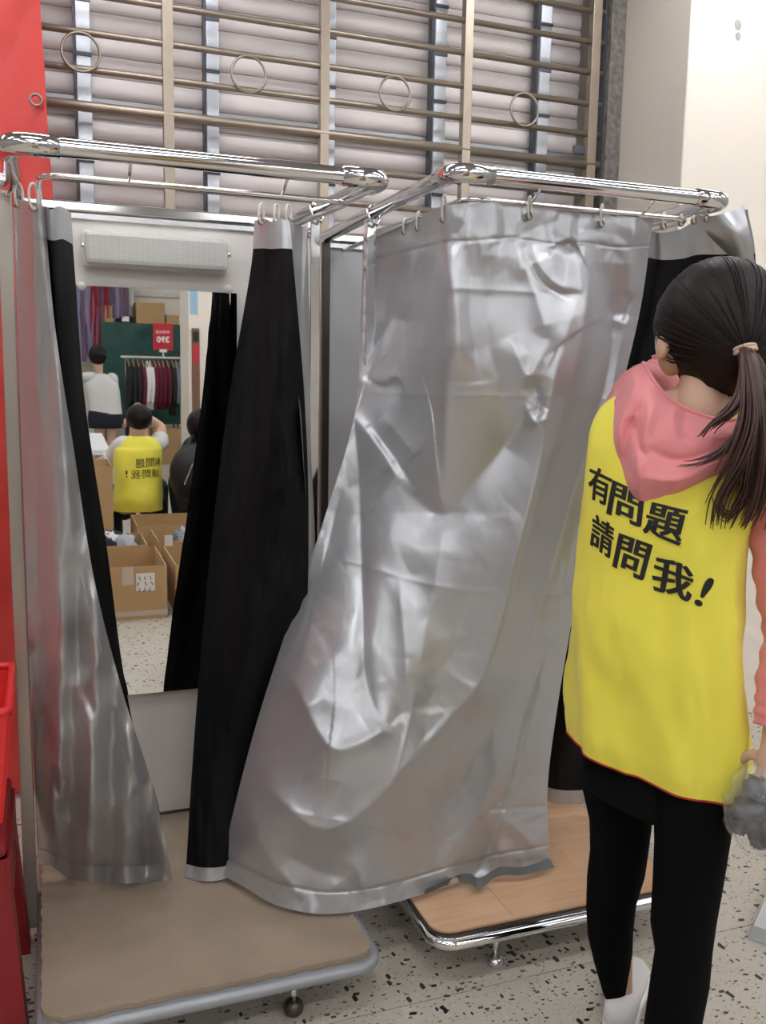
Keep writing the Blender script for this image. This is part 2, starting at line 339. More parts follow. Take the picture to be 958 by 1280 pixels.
def skin_body(name, V, E, m, parent=None, sub=2, root=0, label=None):
    me = bpy.data.meshes.new('tmp'); me.from_pydata([v[:3] for v in V], E, []); o = bpy.data.objects.new('tmp', me); COL.objects.link(o)
    md = o.modifiers.new('s', 'SKIN'); md.use_smooth_shade = True; md.branch_smoothing = .6
    sd = o.modifiers.new('u', 'SUBSURF'); sd.levels = sub; sd.render_levels = sub
    for i, v in enumerate(V):
        r = v[3]; sv = me.skin_vertices[0].data[i]; sv.radius = (r, r) if not isinstance(r, tuple) else r; sv.use_root = (i == root)
    dg = bpy.context.evaluated_depsgraph_get(); dg.update(); ev = o.evaluated_get(dg).to_mesh()
    P = [tuple(v.co) for v in ev.vertices]; F = [tuple(p.vertices) for p in ev.polygons]; o.evaluated_get(dg).to_mesh_clear()
    bpy.data.objects.remove(o); bpy.data.meshes.remove(me)
    r = mesh_obj(name, P, F, m, parent, True)
    if label: r['label'] = label
    return r
def loft(rings, n=40, p=2.3, close=(True, True)):      # rings: (centre, U half-width vector, V half-depth vector)
    V = []; F = []
    for c, U, Vv in rings:
        for k in range(n):
            a = 2*PI*k/n; ca, sa = math.cos(a), math.sin(a); ca = math.copysign(abs(ca)**(2/p), ca); sa = math.copysign(abs(sa)**(2/p), sa)
            V.append(np.asarray(c)+np.asarray(U)*ca+np.asarray(Vv)*sa)
    m = len(rings)
    for i in range(m-1):
        for k in range(n): F.append((i*n+k, i*n+(k+1) % n, (i+1)*n+(k+1) % n, (i+1)*n+k))
    if close[0]: F.append(tuple(range(n))[::-1])
    if close[1]: F.append(tuple((m-1)*n+k for k in range(n)))
    return V, F
FONT = None
def glyph(ch, offset=.0):                              # one character as a flat filled outline, in a unit box
    cu = bpy.data.curves.new('t', 'FONT'); cu.body = ch; cu.offset = offset; cu.resolution_u = 3; o = bpy.data.objects.new('t', cu); COL.objects.link(o)
    dg = bpy.context.evaluated_depsgraph_get(); dg.update(); me = o.evaluated_get(dg).to_mesh()
    bm = bmesh.new(); bm.from_mesh(me); o.evaluated_get(dg).to_mesh_clear(); bpy.data.objects.remove(o); bpy.data.curves.remove(cu)
    bmesh.ops.triangulate(bm, faces=bm.faces[:]); bmesh.ops.remove_doubles(bm, verts=bm.verts[:], dist=1e-5)
    for _ in range(2):
        bmesh.ops.subdivide_edges(bm, edges=[e for e in bm.edges if e.calc_length() > .12], cuts=1); bmesh.ops.triangulate(bm, faces=bm.faces[:])
    bm.verts.index_update(); V = np.array([v.co[:2] for v in bm.verts]); F = [[v.index for v in f.verts] for f in bm.faces]; bm.free()
    if len(V) == 0: return np.zeros((0, 2)), []
    lo, hi = V.min(0), V.max(0); return (V-lo)/(hi-lo+1e-9), F
# ================================================================== THE SETTING
RX0, RX1, RY0, RY1, RZ = -3.2, 4.6, -9.6, 3.6, 3.25
YG = 3.38
def struct(o): o['kind'] = 'structure'; return o
fl = struct(MB().box((RX0, RY0, -.12), (RX1, RY1, -.004)).build('floor', 'grout'))
# terrazzo tiles with thin joints
tiles = {}
TS = .90; TX = 2.4; tx0, ty0 = -.02-2*TX, 1.70-13*TS
for i in range(6):
    for j in range(17):
        x0, y0 = tx0+i*TX, ty0+j*TS; x1, y1 = x0+TX-.003, y0+TS-.003
        if x1 < RX0+.1 or x0 > RX1-.1 or y0 > RY1-.05 or y1 < RY0+.05: continue
        x0, x1, y0, y1 = max(x0, RX0), min(x1, RX1), max(y0, RY0), min(y1, RY1)
        o = MB().box((x0, y0, -.004), (x1, y1, 0)).build('tile', 'terrazzo', fl)
struct(MB().box((RX0, RY0, RZ), (RX1, RY1, RZ+.1)).build('ceiling', 'ceiling'))
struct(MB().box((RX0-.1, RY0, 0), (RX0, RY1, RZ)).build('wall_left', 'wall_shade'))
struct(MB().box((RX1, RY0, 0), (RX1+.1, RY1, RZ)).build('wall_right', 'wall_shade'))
struct(MB().box((RX0, RY0-.1, 0), (RX1, RY0, RZ)).build('wall_rear', 'plaster_cream'))
XR = 2.262; YP = 2.945
wb = struct(MB().box((XR, YP, 0), (RX1, RY1+.3, RZ)).build('wall_front', 'plaster_cream'))
MB().box((XR-.006, YP+.0005, 0), (XR, RY1, RZ)).build('reveal', 'plaster_shaded', wb)
struct(MB().box((RX0, RY1, 0), (XR, RY1+.3, RZ)).build('wall_behind_shutter', 'plaster_shaded'))
# screw holes and the scuff mark on the wall
for px, py in ((772.5, 73.5), (769.5, 86)):
    p = PX(px, py, XR-.006); MB().ell(p, (.003, .009, .009), 10, 6).build('screw_hole', 'guide_stone', wb, True)
p = PY(923, 31, YP); MB().ell(p, (.016, .002, .02), 8, 6).ell(p+np.array([.004, 0, -.04]), (.012, .0015, .016), 8, 6).build('scuff_mark', mat('scuff', (.42, .40, .37), .9), wb, True)
g = MB(); g.box((XR-.075, YG-.03, 0), (XR-.008, YG+.14, RZ-.01)); g.build('trim_1', 'guide_stone')['kind'] = 'structure'
# roller shutter behind the grille: curtain of slats, upright guide rails
sh = thing('roller_shutter', (.9, YG+.17, 0), 'pale pinkish grey roller shutter of wide slats closed behind the steel grille', 'shutter')
sl = None; zz = 1.2
n = 0; MB().box((-1.4, YG+.21, .02), (XR-.08, YG+.215, 1.19)).build('lower_sheet', 'shutter', sh)
while zz < RZ-.03:
    if sl is None:
        b = MB(); prof = [(0, 0), (-.009, .012), (-.012, .03), (-.010, .052), (-.002, .066), (.004, .071)]
        x0, x1 = -1.4, XR-.08; V = []; nn = len(prof)
        for x in (x0, x1):
            for dy, dz in prof: V.append((x, YG+.20+dy, zz+dz))
            for dy, dz in prof[::-1]: V.append((x, YG+.206+dy, zz+dz))
        k = 2*nn; b.add(V, [(i, i+1, k+i+1, k+i) if i < k-1 else (i, 0, k, k+i) for i in range(k)]); sl = b.build('slat', 'shutter', sh, True); sz = zz
    else:
        c = sl.copy(); COL.objects.link(c); c.parent = sh; c.location = sl.location + Vector((0, 0, zz-sz))
    zz += .072
# guide rails of the shutter
for px, w in ((105, .05), (265, .045), (413, .03), (548, .05), (678, .05)):
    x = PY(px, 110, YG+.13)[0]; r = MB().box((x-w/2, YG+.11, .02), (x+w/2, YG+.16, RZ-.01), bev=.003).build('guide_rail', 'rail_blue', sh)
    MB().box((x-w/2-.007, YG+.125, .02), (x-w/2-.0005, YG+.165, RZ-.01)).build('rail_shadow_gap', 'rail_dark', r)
    for k in range(9):
        z = 1.75+k*.118*1.5; MB().box((x-w/2-.002, YG+.106, z), (x+w/2+.002, YG+.11, z+.012)).build('rail_clip', 'rail_dark', r)
MB().box((-.9, YG+.165, 2.322), (XR-.1, YG+.178, 2.338)).build('cross_rail', 'rail_blue', sh)
MB().box((-.9, YG+.162, 2.296), (XR-.1, YG+.176, 2.320)).build('cross_rail_lower', 'rail_dark', sh)
# the steel window grille
gr = thing('window_grille', (.9, YG, 0), 'brushed steel grille of round bars and square posts in front of the shutter', 'grille')
for px, w in ((-150, .034), (17, .034), (210, .036), (405, .034), (583, .036), (741, .04)):
    x = PY(px, 110, YG)[0]; MB().box((x-w/2, YG-.018, .02), (x+w/2, YG+.018, RZ-.01), bev=.002).build('post', 'steel_bar', gr)
xe = PY(750, 110, YG+.02)[0]; MB().box((xe, YG, .02), (xe+.035, YG+.05, RZ-.01)).build('end_post', 'rail_dark', gr)
bar0 = None
for z, r in ((1.79, .0095), (1.905, .0095), (2.024, .0095), (2.143, .0095), (2.262, .015), (2.38, .0095), (2.497, .0095), (2.618, .0095), (2.735, .0095), (2.853, .0095), (2.97, .0095)):
    MB().tube([(-1.2, YG-.001, z), (XR-.09, YG-.001, z)], r*1.2, 12).build('bar', 'steel_bar', gr, True)
for px, py in ((101, 65), (311, 93), (494, 117), (656, 137)):
    p = PY(px, py, YG-.02); R_ = .061
    MB().tube([(p[0]+R_*math.cos(a), p[1], p[2]+R_*math.sin(a)) for a in np.linspace(0, 2*PI, 33)], .0045, 8, caps=False).build('ring', 'steel_bar', gr, True)
p = PY(724, 187, YG-.02); MB().box((p[0]-.03, p[1]-.012, p[2]-.02), (p[0]+.025, p[1]+.0, p[2]+.012), bev=.004).build('latch', 'rail_dark', gr)
# ceiling lamps: twin tube troffers; the row nearest the shutter is added to brighten it
lamp = None
lamp_x = {-1.9: 'far left column', .15: 'above the left booth side', 2.2: 'above the pillar edge', 4.0: 'far right column'}
lamp_y = {2.55: 'added row nearest the shutter', .9: 'row just before the booths', -.7: 'row behind the near cartons', -2.6: 'row above the crouching man', -4.8: 'row before the woman in white', -7.2: 'row nearest the garment rail'}
for x in (-1.9, .15, 2.2, 4.0):
    for y in (2.55, .9, -.7, -2.6, -4.8, -7.2):
        if lamp is None:
            lamp = thing('ceiling_lamp', (x, y, RZ), 'tube lamp on the ceiling, far left column, added row nearest the shutter', 'ceiling lamp', 'tube lamps on the ceiling')
            hs = MB().box((x-.62, y-.15, RZ-.04), (x+.62, y+.15, RZ-.001), bev=.01).build('housing', 'white_paint', lamp)
            for s in (-1, 1): MB().box((x-.60, y+s*.075-.06, RZ-.075), (x+.60, y+s*.075+.06, RZ-.0405), bev=.015).build('tube', 'lamp_on', lamp)
            kids = [c for c in lamp.children]
        else:
            l2 = lamp.copy(); COL.objects.link(l2); l2.location = (x, y, RZ); l2['label'] = 'tube lamp on the ceiling, '+lamp_x[x]+', '+lamp_y[y]
            for c in kids: d = c.copy(); COL.objects.link(d); d.parent = l2
# red vinyl banner hung at the left, over the shutter
def banner():
    XE = .022; nu, nv = 60, 120; u, v = np.meshgrid(np.linspace(-1.15, XE, nu), np.linspace(3.2, .02, nv))
    u = u + (u-XE > -.3)*0.0 + .018*vnoise(np.stack([v*1.1, v*0], -1), 1, 3)*np.clip((u+1.15)/1.1, 0, 1) + np.clip((2.1-v)/2.1, 0, 1)*.0
    y = 3.05 + .030*tnoise(u*3-v*1.2, v*1.3, 1., 5, .5, .5, 1.4)+.012*tnoise(u, v, .16, 9, -.6, .7, 2)+.02*vnoise(np.stack([u*2, v*1.2], -1), 1, 8)
    P = np.stack([u, y, v], -1); t = tag(mesh_obj('red_banner', P.reshape(-1, 3), gridF(nv, nu), 'red_vinyl', None, True, origin=(-.5, 3.05, .22)), 'creased red vinyl banner hanging at the left edge over the grille', 'banner')
    p = PY(45, 125, 3.015); MB().add(*[x for x in ring_mesh(p, .016, .004)]).build('grommet', 'eyelet', t, True)
def ring_mesh(p, R_, r):
    b = MB().tube([(p[0]+R_*math.cos(a), p[1], p[2]+R_*math.sin(a)) for a in np.linspace(0, 2*PI, 25)], r, 8, caps=False); return b.V, b.F
banner()

# ================================================================== FITTING BOOTHS
POFF = -.022
def booth(x0, x1, yf, yp, yb, zf, zb, label, left):
    t = thing('fitting_booth', ((x0+x1)/2, (yf+yb)/2, 0), label, 'fitting booth')
    zp = .13; ch = 'chrome'
    zy = lambda y: zf+(zb-zf)*(y-yf)/(yb-yf)
    rail = fillet([(x0, yb, zb), (x0, yf, zf), (x1, yf, zf), (x1, yb, zb)], .035, 6)
    cr = MB().tube(rail, .0165, 16).build('curtain_rail', ch, t, True)
    for cx, s in ((x0, 1), (x1, -1)):
        e = fillet([(cx, yf+.075, zy(yf+.075)), (cx, yf, zf), (cx+s*.085, yf, zf)], .037, 8)
        MB().tube(e, [.0195]*len(e), 16).build('elbow', ch, cr, True)
    i = .05; dz = .038
    rod = fillet([(x0+i, yb-.02, zb-dz), (x0+i, yf+i, zf-dz), (x1-i, yf+i, zf-dz), (x1-i, yb-.02, zb-dz)], .05, 6)
    MB().tube(rod, .0055, 10).build('curtain_rod', ch, t, True)
    for hx in ((x0+.3*(x1-x0)), (x0+.72*(x1-x0))): MB().tube([(hx, yf, zf-.01), (hx, yf+i, zf-dz)], .003, 6).build('rod_bracket', ch, cr, True)
    for px in (x0, x1):
        pw = .0150 if left and px == x0 else .0125; px_ = px; px = px+POFF if left and px == x0 else px
        q = MB().box((px-pw, yp-.0125, zp-.1), (px+pw, yp+.0125, zy(yp)-.012), bev=.002).build('post', 'post_dull' if left and px_ == x0 else ch, t)
        b = MB(); b.tube([(px-.02, yp-.03, zy(yp)+.004), (px-.012, yp-.04, zy(yp)-.022), (px+.008, yp-.03, zy(yp)-.03), (px+.02, yp-.018, zy(yp)-.006)], .0045, 8)
        b.ell((px-.004, yp-.02, zy(yp)+.004), (.012, .012, .016), 12, 8); b.build('clamp', ch, q, True)
        px = px_
        MB().box((px-.011, yb-.03, .02), (px+.011, yb-.008, zb-.015), bev=.002).build('rear_post', 'dark_steel' if not left else 'chrome_dull', t)
    # back panel between the rear posts
    pn = MB().box((x0+.013, yb-.001, zp+.009), (x1-.013, yb+.012, zb-.012)).build('back_panel', 'panel_white' if left else 'panel_grey', t)
    b = MB(); b.box((x0+.012, yb-.017, zb-.012), (x1-.012, yb+.014, zb+.013), bev=.004); b.build('top_rail', ch, t)
    b = MB(); b.box((x0+.012, yb-.012, zb-.03), (x1-.012, yb-.002, zb-.014), bev=.002); b.build('top_channel', 'chrome_dull', t)
    MB().tube([(x0+.012, yb-.008, zp+.006), (x1-.012, yb-.008, zp+.006)], .004, 8).build('bottom_seal', 'dark_steel', t, True)
    return t, pn
XL0, XL1, YF, YL, YBL = -.047, .633, 1.735, 2.226, 2.518
bl, panL = booth(XL0, XL1, YF, YL, YBL, 1.746, 1.783, 'left fitting booth with mirror, white back panel and carpeted platform', True)
XR0, XR1, YBR = .783, 1.456, 2.645
br, panR = booth(XR0, XR1, YF, 2.24, YBR, 1.775, 1.775, 'right fitting booth with grey back panel and wood laminate platform', False)
# mirror on the left panel, held by white round pegs
mx0, mx1, mz0, mz1 = .05, .492, .498, 1.587
def my(z): return M0[1]+(1.0-z)*math.tan(MT)
ml = MB().add([(mx0, my(mz0), mz0), (mx1, my(mz0), mz0), (mx1, my(mz1), mz1), (mx0, my(mz1), mz1)], [(0, 1, 2, 3)]).build('mirror', 'mirror', bl)
MB().hexa([(mx0, my(mz0)+.0006, mz0), (mx1, my(mz0)+.0006, mz0), (mx1, my(mz0)+.005, mz0), (mx0, my(mz0)+.005, mz0), (mx0, my(mz1)+.0006, mz1), (mx1, my(mz1)+.0006, mz1), (mx1, my(mz1)+.005, mz1), (mx0, my(mz1)+.005, mz1)]).build('mirror_back', 'mirror_edge', ml)
for px, py in ((102, 357), (286, 361)):
    p = PY(px, py, my(mz1)-.004); MB().ell((p[0], p[1], p[2]-.001), (.011, .007, .011), 16, 10).tube([(p[0], p[1], p[2]), (p[0], YBL, p[2])], .004, 8).build('mirror_peg', 'knob_white', ml, True)
# the lamp above the mirror
a, b_ = PY(104, 287, 2.47), PY(283, 343, 2.47); lz0, lz1 = 1.640, 1.722
lh = MB().box((.104, 2.485, lz0-.004), (.468, 2.5165, lz1+.004), bev=.006).build('wall_lamp', 'white_paint', bl)
lh['label'] = 'unlit wall lamp with ribbed clear cover above the mirror'
MB().box((.106, 2.452, lz0), (.466, 2.4845, lz1), bev=.012).build('lamp_cover', 'diffuser', lh)
MB().tube([(.13, 2.494-.012, 1.68), (.44, 2.494-.012, 1.68)], .006, 10).build('lamp_tube', 'paper', lh, True)
for x in (.103, .469): MB().tube([(x-.007, 2.478, 1.684), (x+.007, 2.478, 1.684)], .007, 10).ell((x, 2.47, 1.684), (.007, .007, .007), 10, 8).build('cover_screw', 'chrome', lh, True)
# platforms
def platform(t, x0, x1, yf, yb, kind):
    z0, z1 = .088, .122; edge = 'painted_grey' if kind == 'carpet' else 'chrome'
    out = rounded_rect(x0+.006, yf-.012, x1+.012, yb, (.05, .05, 0, 0), 8); pl = MB().prism(out, z0, z1-.004).build('platform', edge, t, 'auto')
    pth = [(x, y, (z0+z1)/2-.002) for x, y in out]; n = len(out)-2
    MB().tube([pth[-1]]+pth[:n+1] if False else [(x0+.006, yb, .103)]+pth[:-2]+[(x1+.012, yb, .103)], .0135, 12, flat=1).build('edge_tube', edge, pl, True)
    ins = rounded_rect(x0+.003, yf-.004, x1+.004, yb-.001, (.05, .045, 0, 0), 8)
    if kind == 'carpet':
        P = []; rr = random.Random(3)
        for i in range(len(ins)):
            a, b = np.array(ins[i]), np.array(ins[(i+1) % len(ins)]); k = max(1, int(np.linalg.norm(b-a)/.012))
            for j in range(k): q = a+(b-a)*j/k; P.append((q[0]+rr.uniform(-.0025, .0025), q[1]+rr.uniform(-.003, .002)))
        MB().prism(P, z1-.003, z1+.009).build('carpet', 'carpet', pl, 'auto')
    else:
        MB().prism(rounded_rect(x0, yf-.008, x1+.007, yb-.001, (.052, .048, 0, 0), 8), z1-.0035, z1+.001).build('dark_edge', 'dark_steel', pl)
        ins = rounded_rect(x0+.006, yf-.0, x1+.0, yb-.003, (.048, .044, 0, 0), 8); xs = [x0, x0+.205, x0+.47, x1+.1]
        for i in range(3):                             # three laminate boards
            bmx = bmesh.new(); vs = [bmx.verts.new((x, y, 0)) for x, y in ins]; bmx.faces.new(vs)
            for pl_x, no in ((xs[i], 1), (xs[i+1], -1)):
                bmesh.ops.bisect_plane(bmx, geom=bmx.verts[:]+bmx.edges[:]+bmx.faces[:], plane_co=(pl_x+no*.0004, 0, 0), plane_no=(no, 0, 0), clear_inner=True)
            f = bmx.faces[:]; poly = [v.co[:2] for v in f[0].verts]; bmx.free()
            ar = sum(poly[k][0]*poly[(k+1) % len(poly)][1]-poly[(k+1) % len(poly)][0]*poly[k][1] for k in range(len(poly)))
            if ar < 0: poly = poly[::-1]
            MB().prism(poly, z1+.0012, z1+.006).build('board', 'laminate', pl)
    for fx, fy in ((x0+.10, yf+.38), (PZ(365, 1262, 0)[0] if kind == 'carpet' else PZ(617, 1203, 0)[0], yf+.03), (x0+.1, yb-.08), (x1-.1, yb-.08)):
        f = MB().tube([(fx, fy, .02), (fx, fy, .088)], .0075, 12).build('foot', 'chrome', pl, True)
        MB().lathe((fx, fy, 0), [(.018, 0), (.021, .004), (.021, .012), (.014, .021), (.008, .024)] if kind != 'carpet' else [(.012, 0), (.020, .008), (.022, .018), (.018, .030), (.009, .036)], 20).build('glide', 'chrome_dull' if kind != 'carpet' else 'dark_steel', f, True)
platform(bl, XL0, XL1, 1.722, YBL, 'carpet')
platform(br, XR0, XR1+.0, 1.735, YBR, 'wood')

# ================================================================== CURTAINS
def hook(parent, p, zr, lean=(0, 0), name='curtain_hook'):   # a pale ring from the rod down to an eyelet in the hem
    zc = (p[2]+zr)/2; h = (zr-p[2])/2+.006; P = []
    for a in np.linspace(-.2*PI, 1.65*PI, 22):
        P.append((p[0]+lean[0]*math.sin(a)*.012+.011*math.cos(a)*.7, p[1]-.006+.010*math.cos(a)*.7, zc+h*math.sin(a)))
    o = MB().tube(P, .0026, 8).build(name, 'kraft_hook', parent, True)
    b = MB().tube([(p[0]+.007*math.cos(a), p[1]-.005, p[2]-.002+.007*math.sin(a)) for a in np.linspace(0, 2*PI, 15)], .0022, 6, caps=False); b.build('eyelet', 'eyelet', o, True)
    return o
def Wy(px, py, z): return PZ(px, py, z)[1]
zfl = .137
# --- the big silver curtain of the right booth, blown out to the left at the bottom
def big_disp(X, Y, T):
    F = lambda *a, **k: fold(X, Y, *a, **k)
    h = np.zeros(X.shape)
    # broad belly at the lower left, and its two sagging lips
    h += .050*np.exp(-(((X-415)/95)**2+((Y-850)/120)**2))
    h += F([(352, 830), (372, 858), (400, 918), (428, 937), (478, 914), (512, 890)], .030, 30, 20, 3)
    h += F([(322, 950), (345, 992), (400, 1035), (455, 1012), (510, 955), (560, 902), (600, 855), (625, 790), (645, 700), (672, 590), (695, 470), (722, 370)], .042, 42, 26, 4, ends=.12)
    h += .030*np.exp(-(((X-455)/80)**2+((Y-960)/60)**2))
    # pit where the cloth is pinched, and the long narrow valleys that run into it
    h -= F([(452, 640), (454, 740), (457, 845), (478, 912)], .016, 7, 16, 2)
    h += F([(500, 720), (508, 820), (512, 885)], .012, 22, 10, 3)
    h -= F([(512, 888), (500, 893), (482, 915)], .012, 12, 14, 2)
    h -= F([(598, 862), (575, 905), (545, 950)], .010, 14, 24, 2)
    # pinch at the left edge with creases radiating
    h += F([(443, 522), (470, 556), (502, 602)], .020, 11, 26, 2, e0=0)
    h -= F([(462, 530), (485, 560), (520, 612)], .013, 14, 9, 2)
    h += F([(478, 520), (505, 552), (520, 572)], .011, 10, 16, 2)
    h -= F([(443, 525), (450, 600), (453, 700)], .014, 10, 18, 2, e0=0)
    h += F([(441, 528), (415, 610), (392, 690), (372, 760)], .018, 12, 22, 3, e0=0)
    h -= F([(428, 610), (405, 700), (385, 790), (378, 835)], .010, 10, 10, 2)
    h += F([(415, 640), (392, 760), (375, 840)], .008, 8, 8, 2)
    # V of slack below the box corner
    h -= F([(492, 600), (520, 622), (557, 644), (592, 604), (625, 565), (668, 505)], .030, 55, 34, 3)
    h -= F([(668, 470), (672, 500), (676, 526)], .012, 8, 16, 2)
    h += F([(655, 500), (664, 520), (672, 528), (684, 512)], .010, 14, 8, 2)
    # box corner and its drop line
    h += F([(558, 262), (558, 400), (557, 560), (557, 640)], .020, 60, 90, 3, e0=0, ends=.35)
    h += F([(557, 640), (545, 720), (530, 800), (518, 880)], .010, 26, 34, 2, ends=.2)
    # dents in the darker left side
    h -= F([(478, 300), (470, 360), (460, 400)], .020, 16, 26, 4)
    h += F([(452, 398), (455, 440), (452, 476), (500, 472)], .016, 14, 22, 3)
    h -= F([(455, 472), (480, 484), (500, 474)], .012, 8, 12, 2)
    h -= F([(505, 300), (508, 380), (505, 470)], .014, 10, 18, 3)
    h += F([(527, 310), (512, 350), (505, 400)], .010, 8, 12, 2)
    h -= F([(545, 320), (528, 400), (520, 432)], .014, 8, 14, 2)
    # drapes between the hooks
    h += F([(558, 305), (572, 400), (572, 476)], .016, 26, 18, 3)
    h -= F([(592, 300), (588, 400), (602, 480)], .014, 18, 26, 3)
    h += F([(640, 300), (668, 360), (690, 430), (697, 440)], .020, 30, 16, 3)
    h -= F([(650, 300), (672, 345), (700, 368), (728, 366)], .016, 16, 12, 2)
    h += F([(662, 306), (690, 352), (730, 364)], .012, 12, 12, 2)
    h -= F([(615, 320), (610, 420), (640, 520)], .010, 20, 24, 4)
    h += F([(640, 420), (660, 470), (686, 425)], .009, 14, 14, 2)
    h -= F([(707, 300), (712, 310), (722, 306)], .014, 9, 12, 2)
    # deep upright folds of the gathered right side
    h += F([(742, 290), (735, 360), (722, 450), (690, 560), (655, 690), (628, 800)], .022, 12, 22, 4)
    h -= F([(768, 330), (765, 420), (748, 510), (715, 620), (680, 740), (645, 850)], .030, 20, 18, 4, ends=.15)
    h += F([(795, 270), (790, 350), (775, 450), (752, 560), (725, 660), (690, 790), (662, 900), (640, 1000)], .020, 18, 20, 4, e0=0)
    h -= F([(790, 365), (782, 385), (776, 402)], .016, 8, 10, 2)
    h -= F([(712, 690), (690, 790), (655, 900), (628, 1010), (600, 1085)], .014, 14, 16, 3, e1=0)
    h += F([(706, 780), (672, 880), (640, 980), (625, 1060)], .010, 10, 14, 3, e1=0)
    h -= F([(640, 860), (600, 930), (560, 1000), (520, 1050)], .012, 22, 26, 4)
    h += F([(655, 900), (620, 970), (585, 1040), (560, 1090)], .012, 18, 22, 4, e1=0)
    # bottom: stiff hem kinks
    h += F([(618, 1010), (650, 1040), (680, 1070)], .014, 22, 20, 3)
    h -= F([(600, 1020), (612, 1060), (590, 1095)], .012, 12, 14, 3, e1=0)
    h += F([(300, 980), (330, 1060), (372, 1120)], .014, 26, 26, 3)
    h -= F([(345, 1060), (400, 1090), (450, 1100)], .012, 30, 20, 4)
    h += F([(395, 1120), (440, 1095), (445, 1085), (460, 1128)], .010, 14, 16, 2)
    h += F([(350, 1085), (365, 1105), (380, 1125)], .008, 10, 10, 2)
    h *= 1.45
    b0 = np.clip((T-.964)/.036, 0, 1); h += b0*(.016+.008*tnoise(X, Y, 24, 61, 0, 1, 3))
    h -= .004*np.exp(-((T-.962)/.0022)**2)+.0035*np.exp(-((T-.046)/.0016)**2)
    h -= .010*np.exp(-((Y-(1012-.06*(X-615)))/3.)**2)*(X > 612)*.4
    # crumple, stronger low down, and the packing creases
    low = np.clip((Y-620)/350, 0, 1); m1 = np.clip(.55+.9*vnoise(np.stack([X, Y], -1), 1/120., 31, 2), .15, 1)
    h += .012*vnoise(np.stack([X, Y*.7], -1), 1/110., 1, 2)
    h += m1*(.0115*tnoise(X, Y, 62, 3, .6, 1, 1.9)+.0048*tnoise(X, Y, 27, 11, -.5, 1, 1.6))+low*.0055*tnoise(X, Y, 34, 17, 1.0, 1, 1.7)
    up = np.exp(-((Y-300)/45)**2); h += up*.006*tnoise(X, Y, 20, 23, 0, .8, 2.2)
    h = blur(h, 1)
    for a in ([(455, 490), (560, 494), (700, 496), (775, 500)], [(430, 700), (560, 735), (720, 745)], [(558, 360), (660, 365), (740, 372)], [(345, 1012), (450, 1030), (560, 1050), (700, 1010)]):
        h += fold(X, Y, a, .0022, 5, 3, .8, ends=.03)
    for a in ([(520, 860), (505, 930), (482, 1010)], [(395, 720), (370, 800), (330, 900), (315, 980)]):
        h += fold(X, Y, a, .003, 5, 4, .8, ends=.1)
    return h
ctrl = [
 [(455, 292, 2.44), (482, 283, 2.28), (508, 275, 2.13), (534, 266, 1.99), (558, 257, 1.845), (600, 254, 1.80), (640, 250, 1.795), (690, 262, 1.79), (735, 262, 1.795), (775, 272, 1.80), (817, 270, 1.81)],
 [(451, 400, 2.36), (480, 400, 2.24), (507, 398, 2.12), (533, 396, 1.97), (558, 395, 1.835), (600, 395, 1.795), (642, 395, 1.785), (688, 392, 1.785), (730, 390, 1.80), (768, 388, 1.82), (801, 385, 1.84)],
 [(443, 520, 2.20), (472, 520, 2.13), (502, 520, 2.04), (530, 520, 1.93), (557, 520, 1.84), (596, 520, 1.80), (636, 518, 1.79), (676, 516, 1.79), (712, 514, 1.81), (744, 512, 1.83), (771, 510, 1.85)],
 [(408, 640, 2.14), (440, 642, 2.06), (475, 645, 1.98), (515, 648, 1.90), (556, 650, 1.84), (592, 648, 1.81), (628, 645, 1.80), (662, 642, 1.80), (694, 640, 1.82), (718, 637, 1.84), (737, 635, 1.86)],
 [(364, 770, 2.13), (400, 775, 2.02), (440, 780, 1.94), (488, 784, 1.88), (540, 786, 1.84), (578, 784, 1.83), (614, 781, 1.82), (646, 778, 1.82), (675, 775, 1.84), (698, 772, 1.86), (716, 770, 1.88)],
 [(322, 900, 2.13), (362, 908, 1.99), (405, 914, 1.91), (455, 917, 1.87), (508, 917, 1.85), (550, 914, 1.85), (588, 909, 1.85), (622, 903, 1.86), (652, 896, 1.87), (676, 890, 1.88), (697, 885, 1.90)],
 [(293, 1010, 2.13), (330, 1022, 1.98), (375, 1032, 1.90), (425, 1037, 1.86), (478, 1034, 1.85), (525, 1026, 1.86), (568, 1016, 1.87), (606, 1006, 1.88), (638, 997, 1.89), (662, 991, 1.90), (685, 985, 1.91)],
 [(276, 1092, 2.14), (308, 1110, Wy(308, 1110, zfl)), (345, 1131, Wy(345, 1131, zfl)), (395, 1142, Wy(395, 1142, zfl)), (445, 1139, Wy(445, 1139, zfl)), (498, 1127, Wy(498, 1127, zfl)), (545, 1112, Wy(545, 1112, zfl)), (590, 1099, Wy(590, 1099, zfl)), (630, 1091, Wy(630, 1091, zfl)), (660, 1086, Wy(660, 1086, zfl)), (688, 1082, Wy(688, 1082, zfl))]]
c1 = thing('silver_curtain', (1.1, 1.85, .14), 'large crumpled silver satin curtain swept out to the left across both booths', 'curtain', None)
P1, GX, GY = sheet(ctrl, 300, 500, big_disp)
cloth(c1, P1, 'silver', 'black_lining', .046, .037, 'silver')
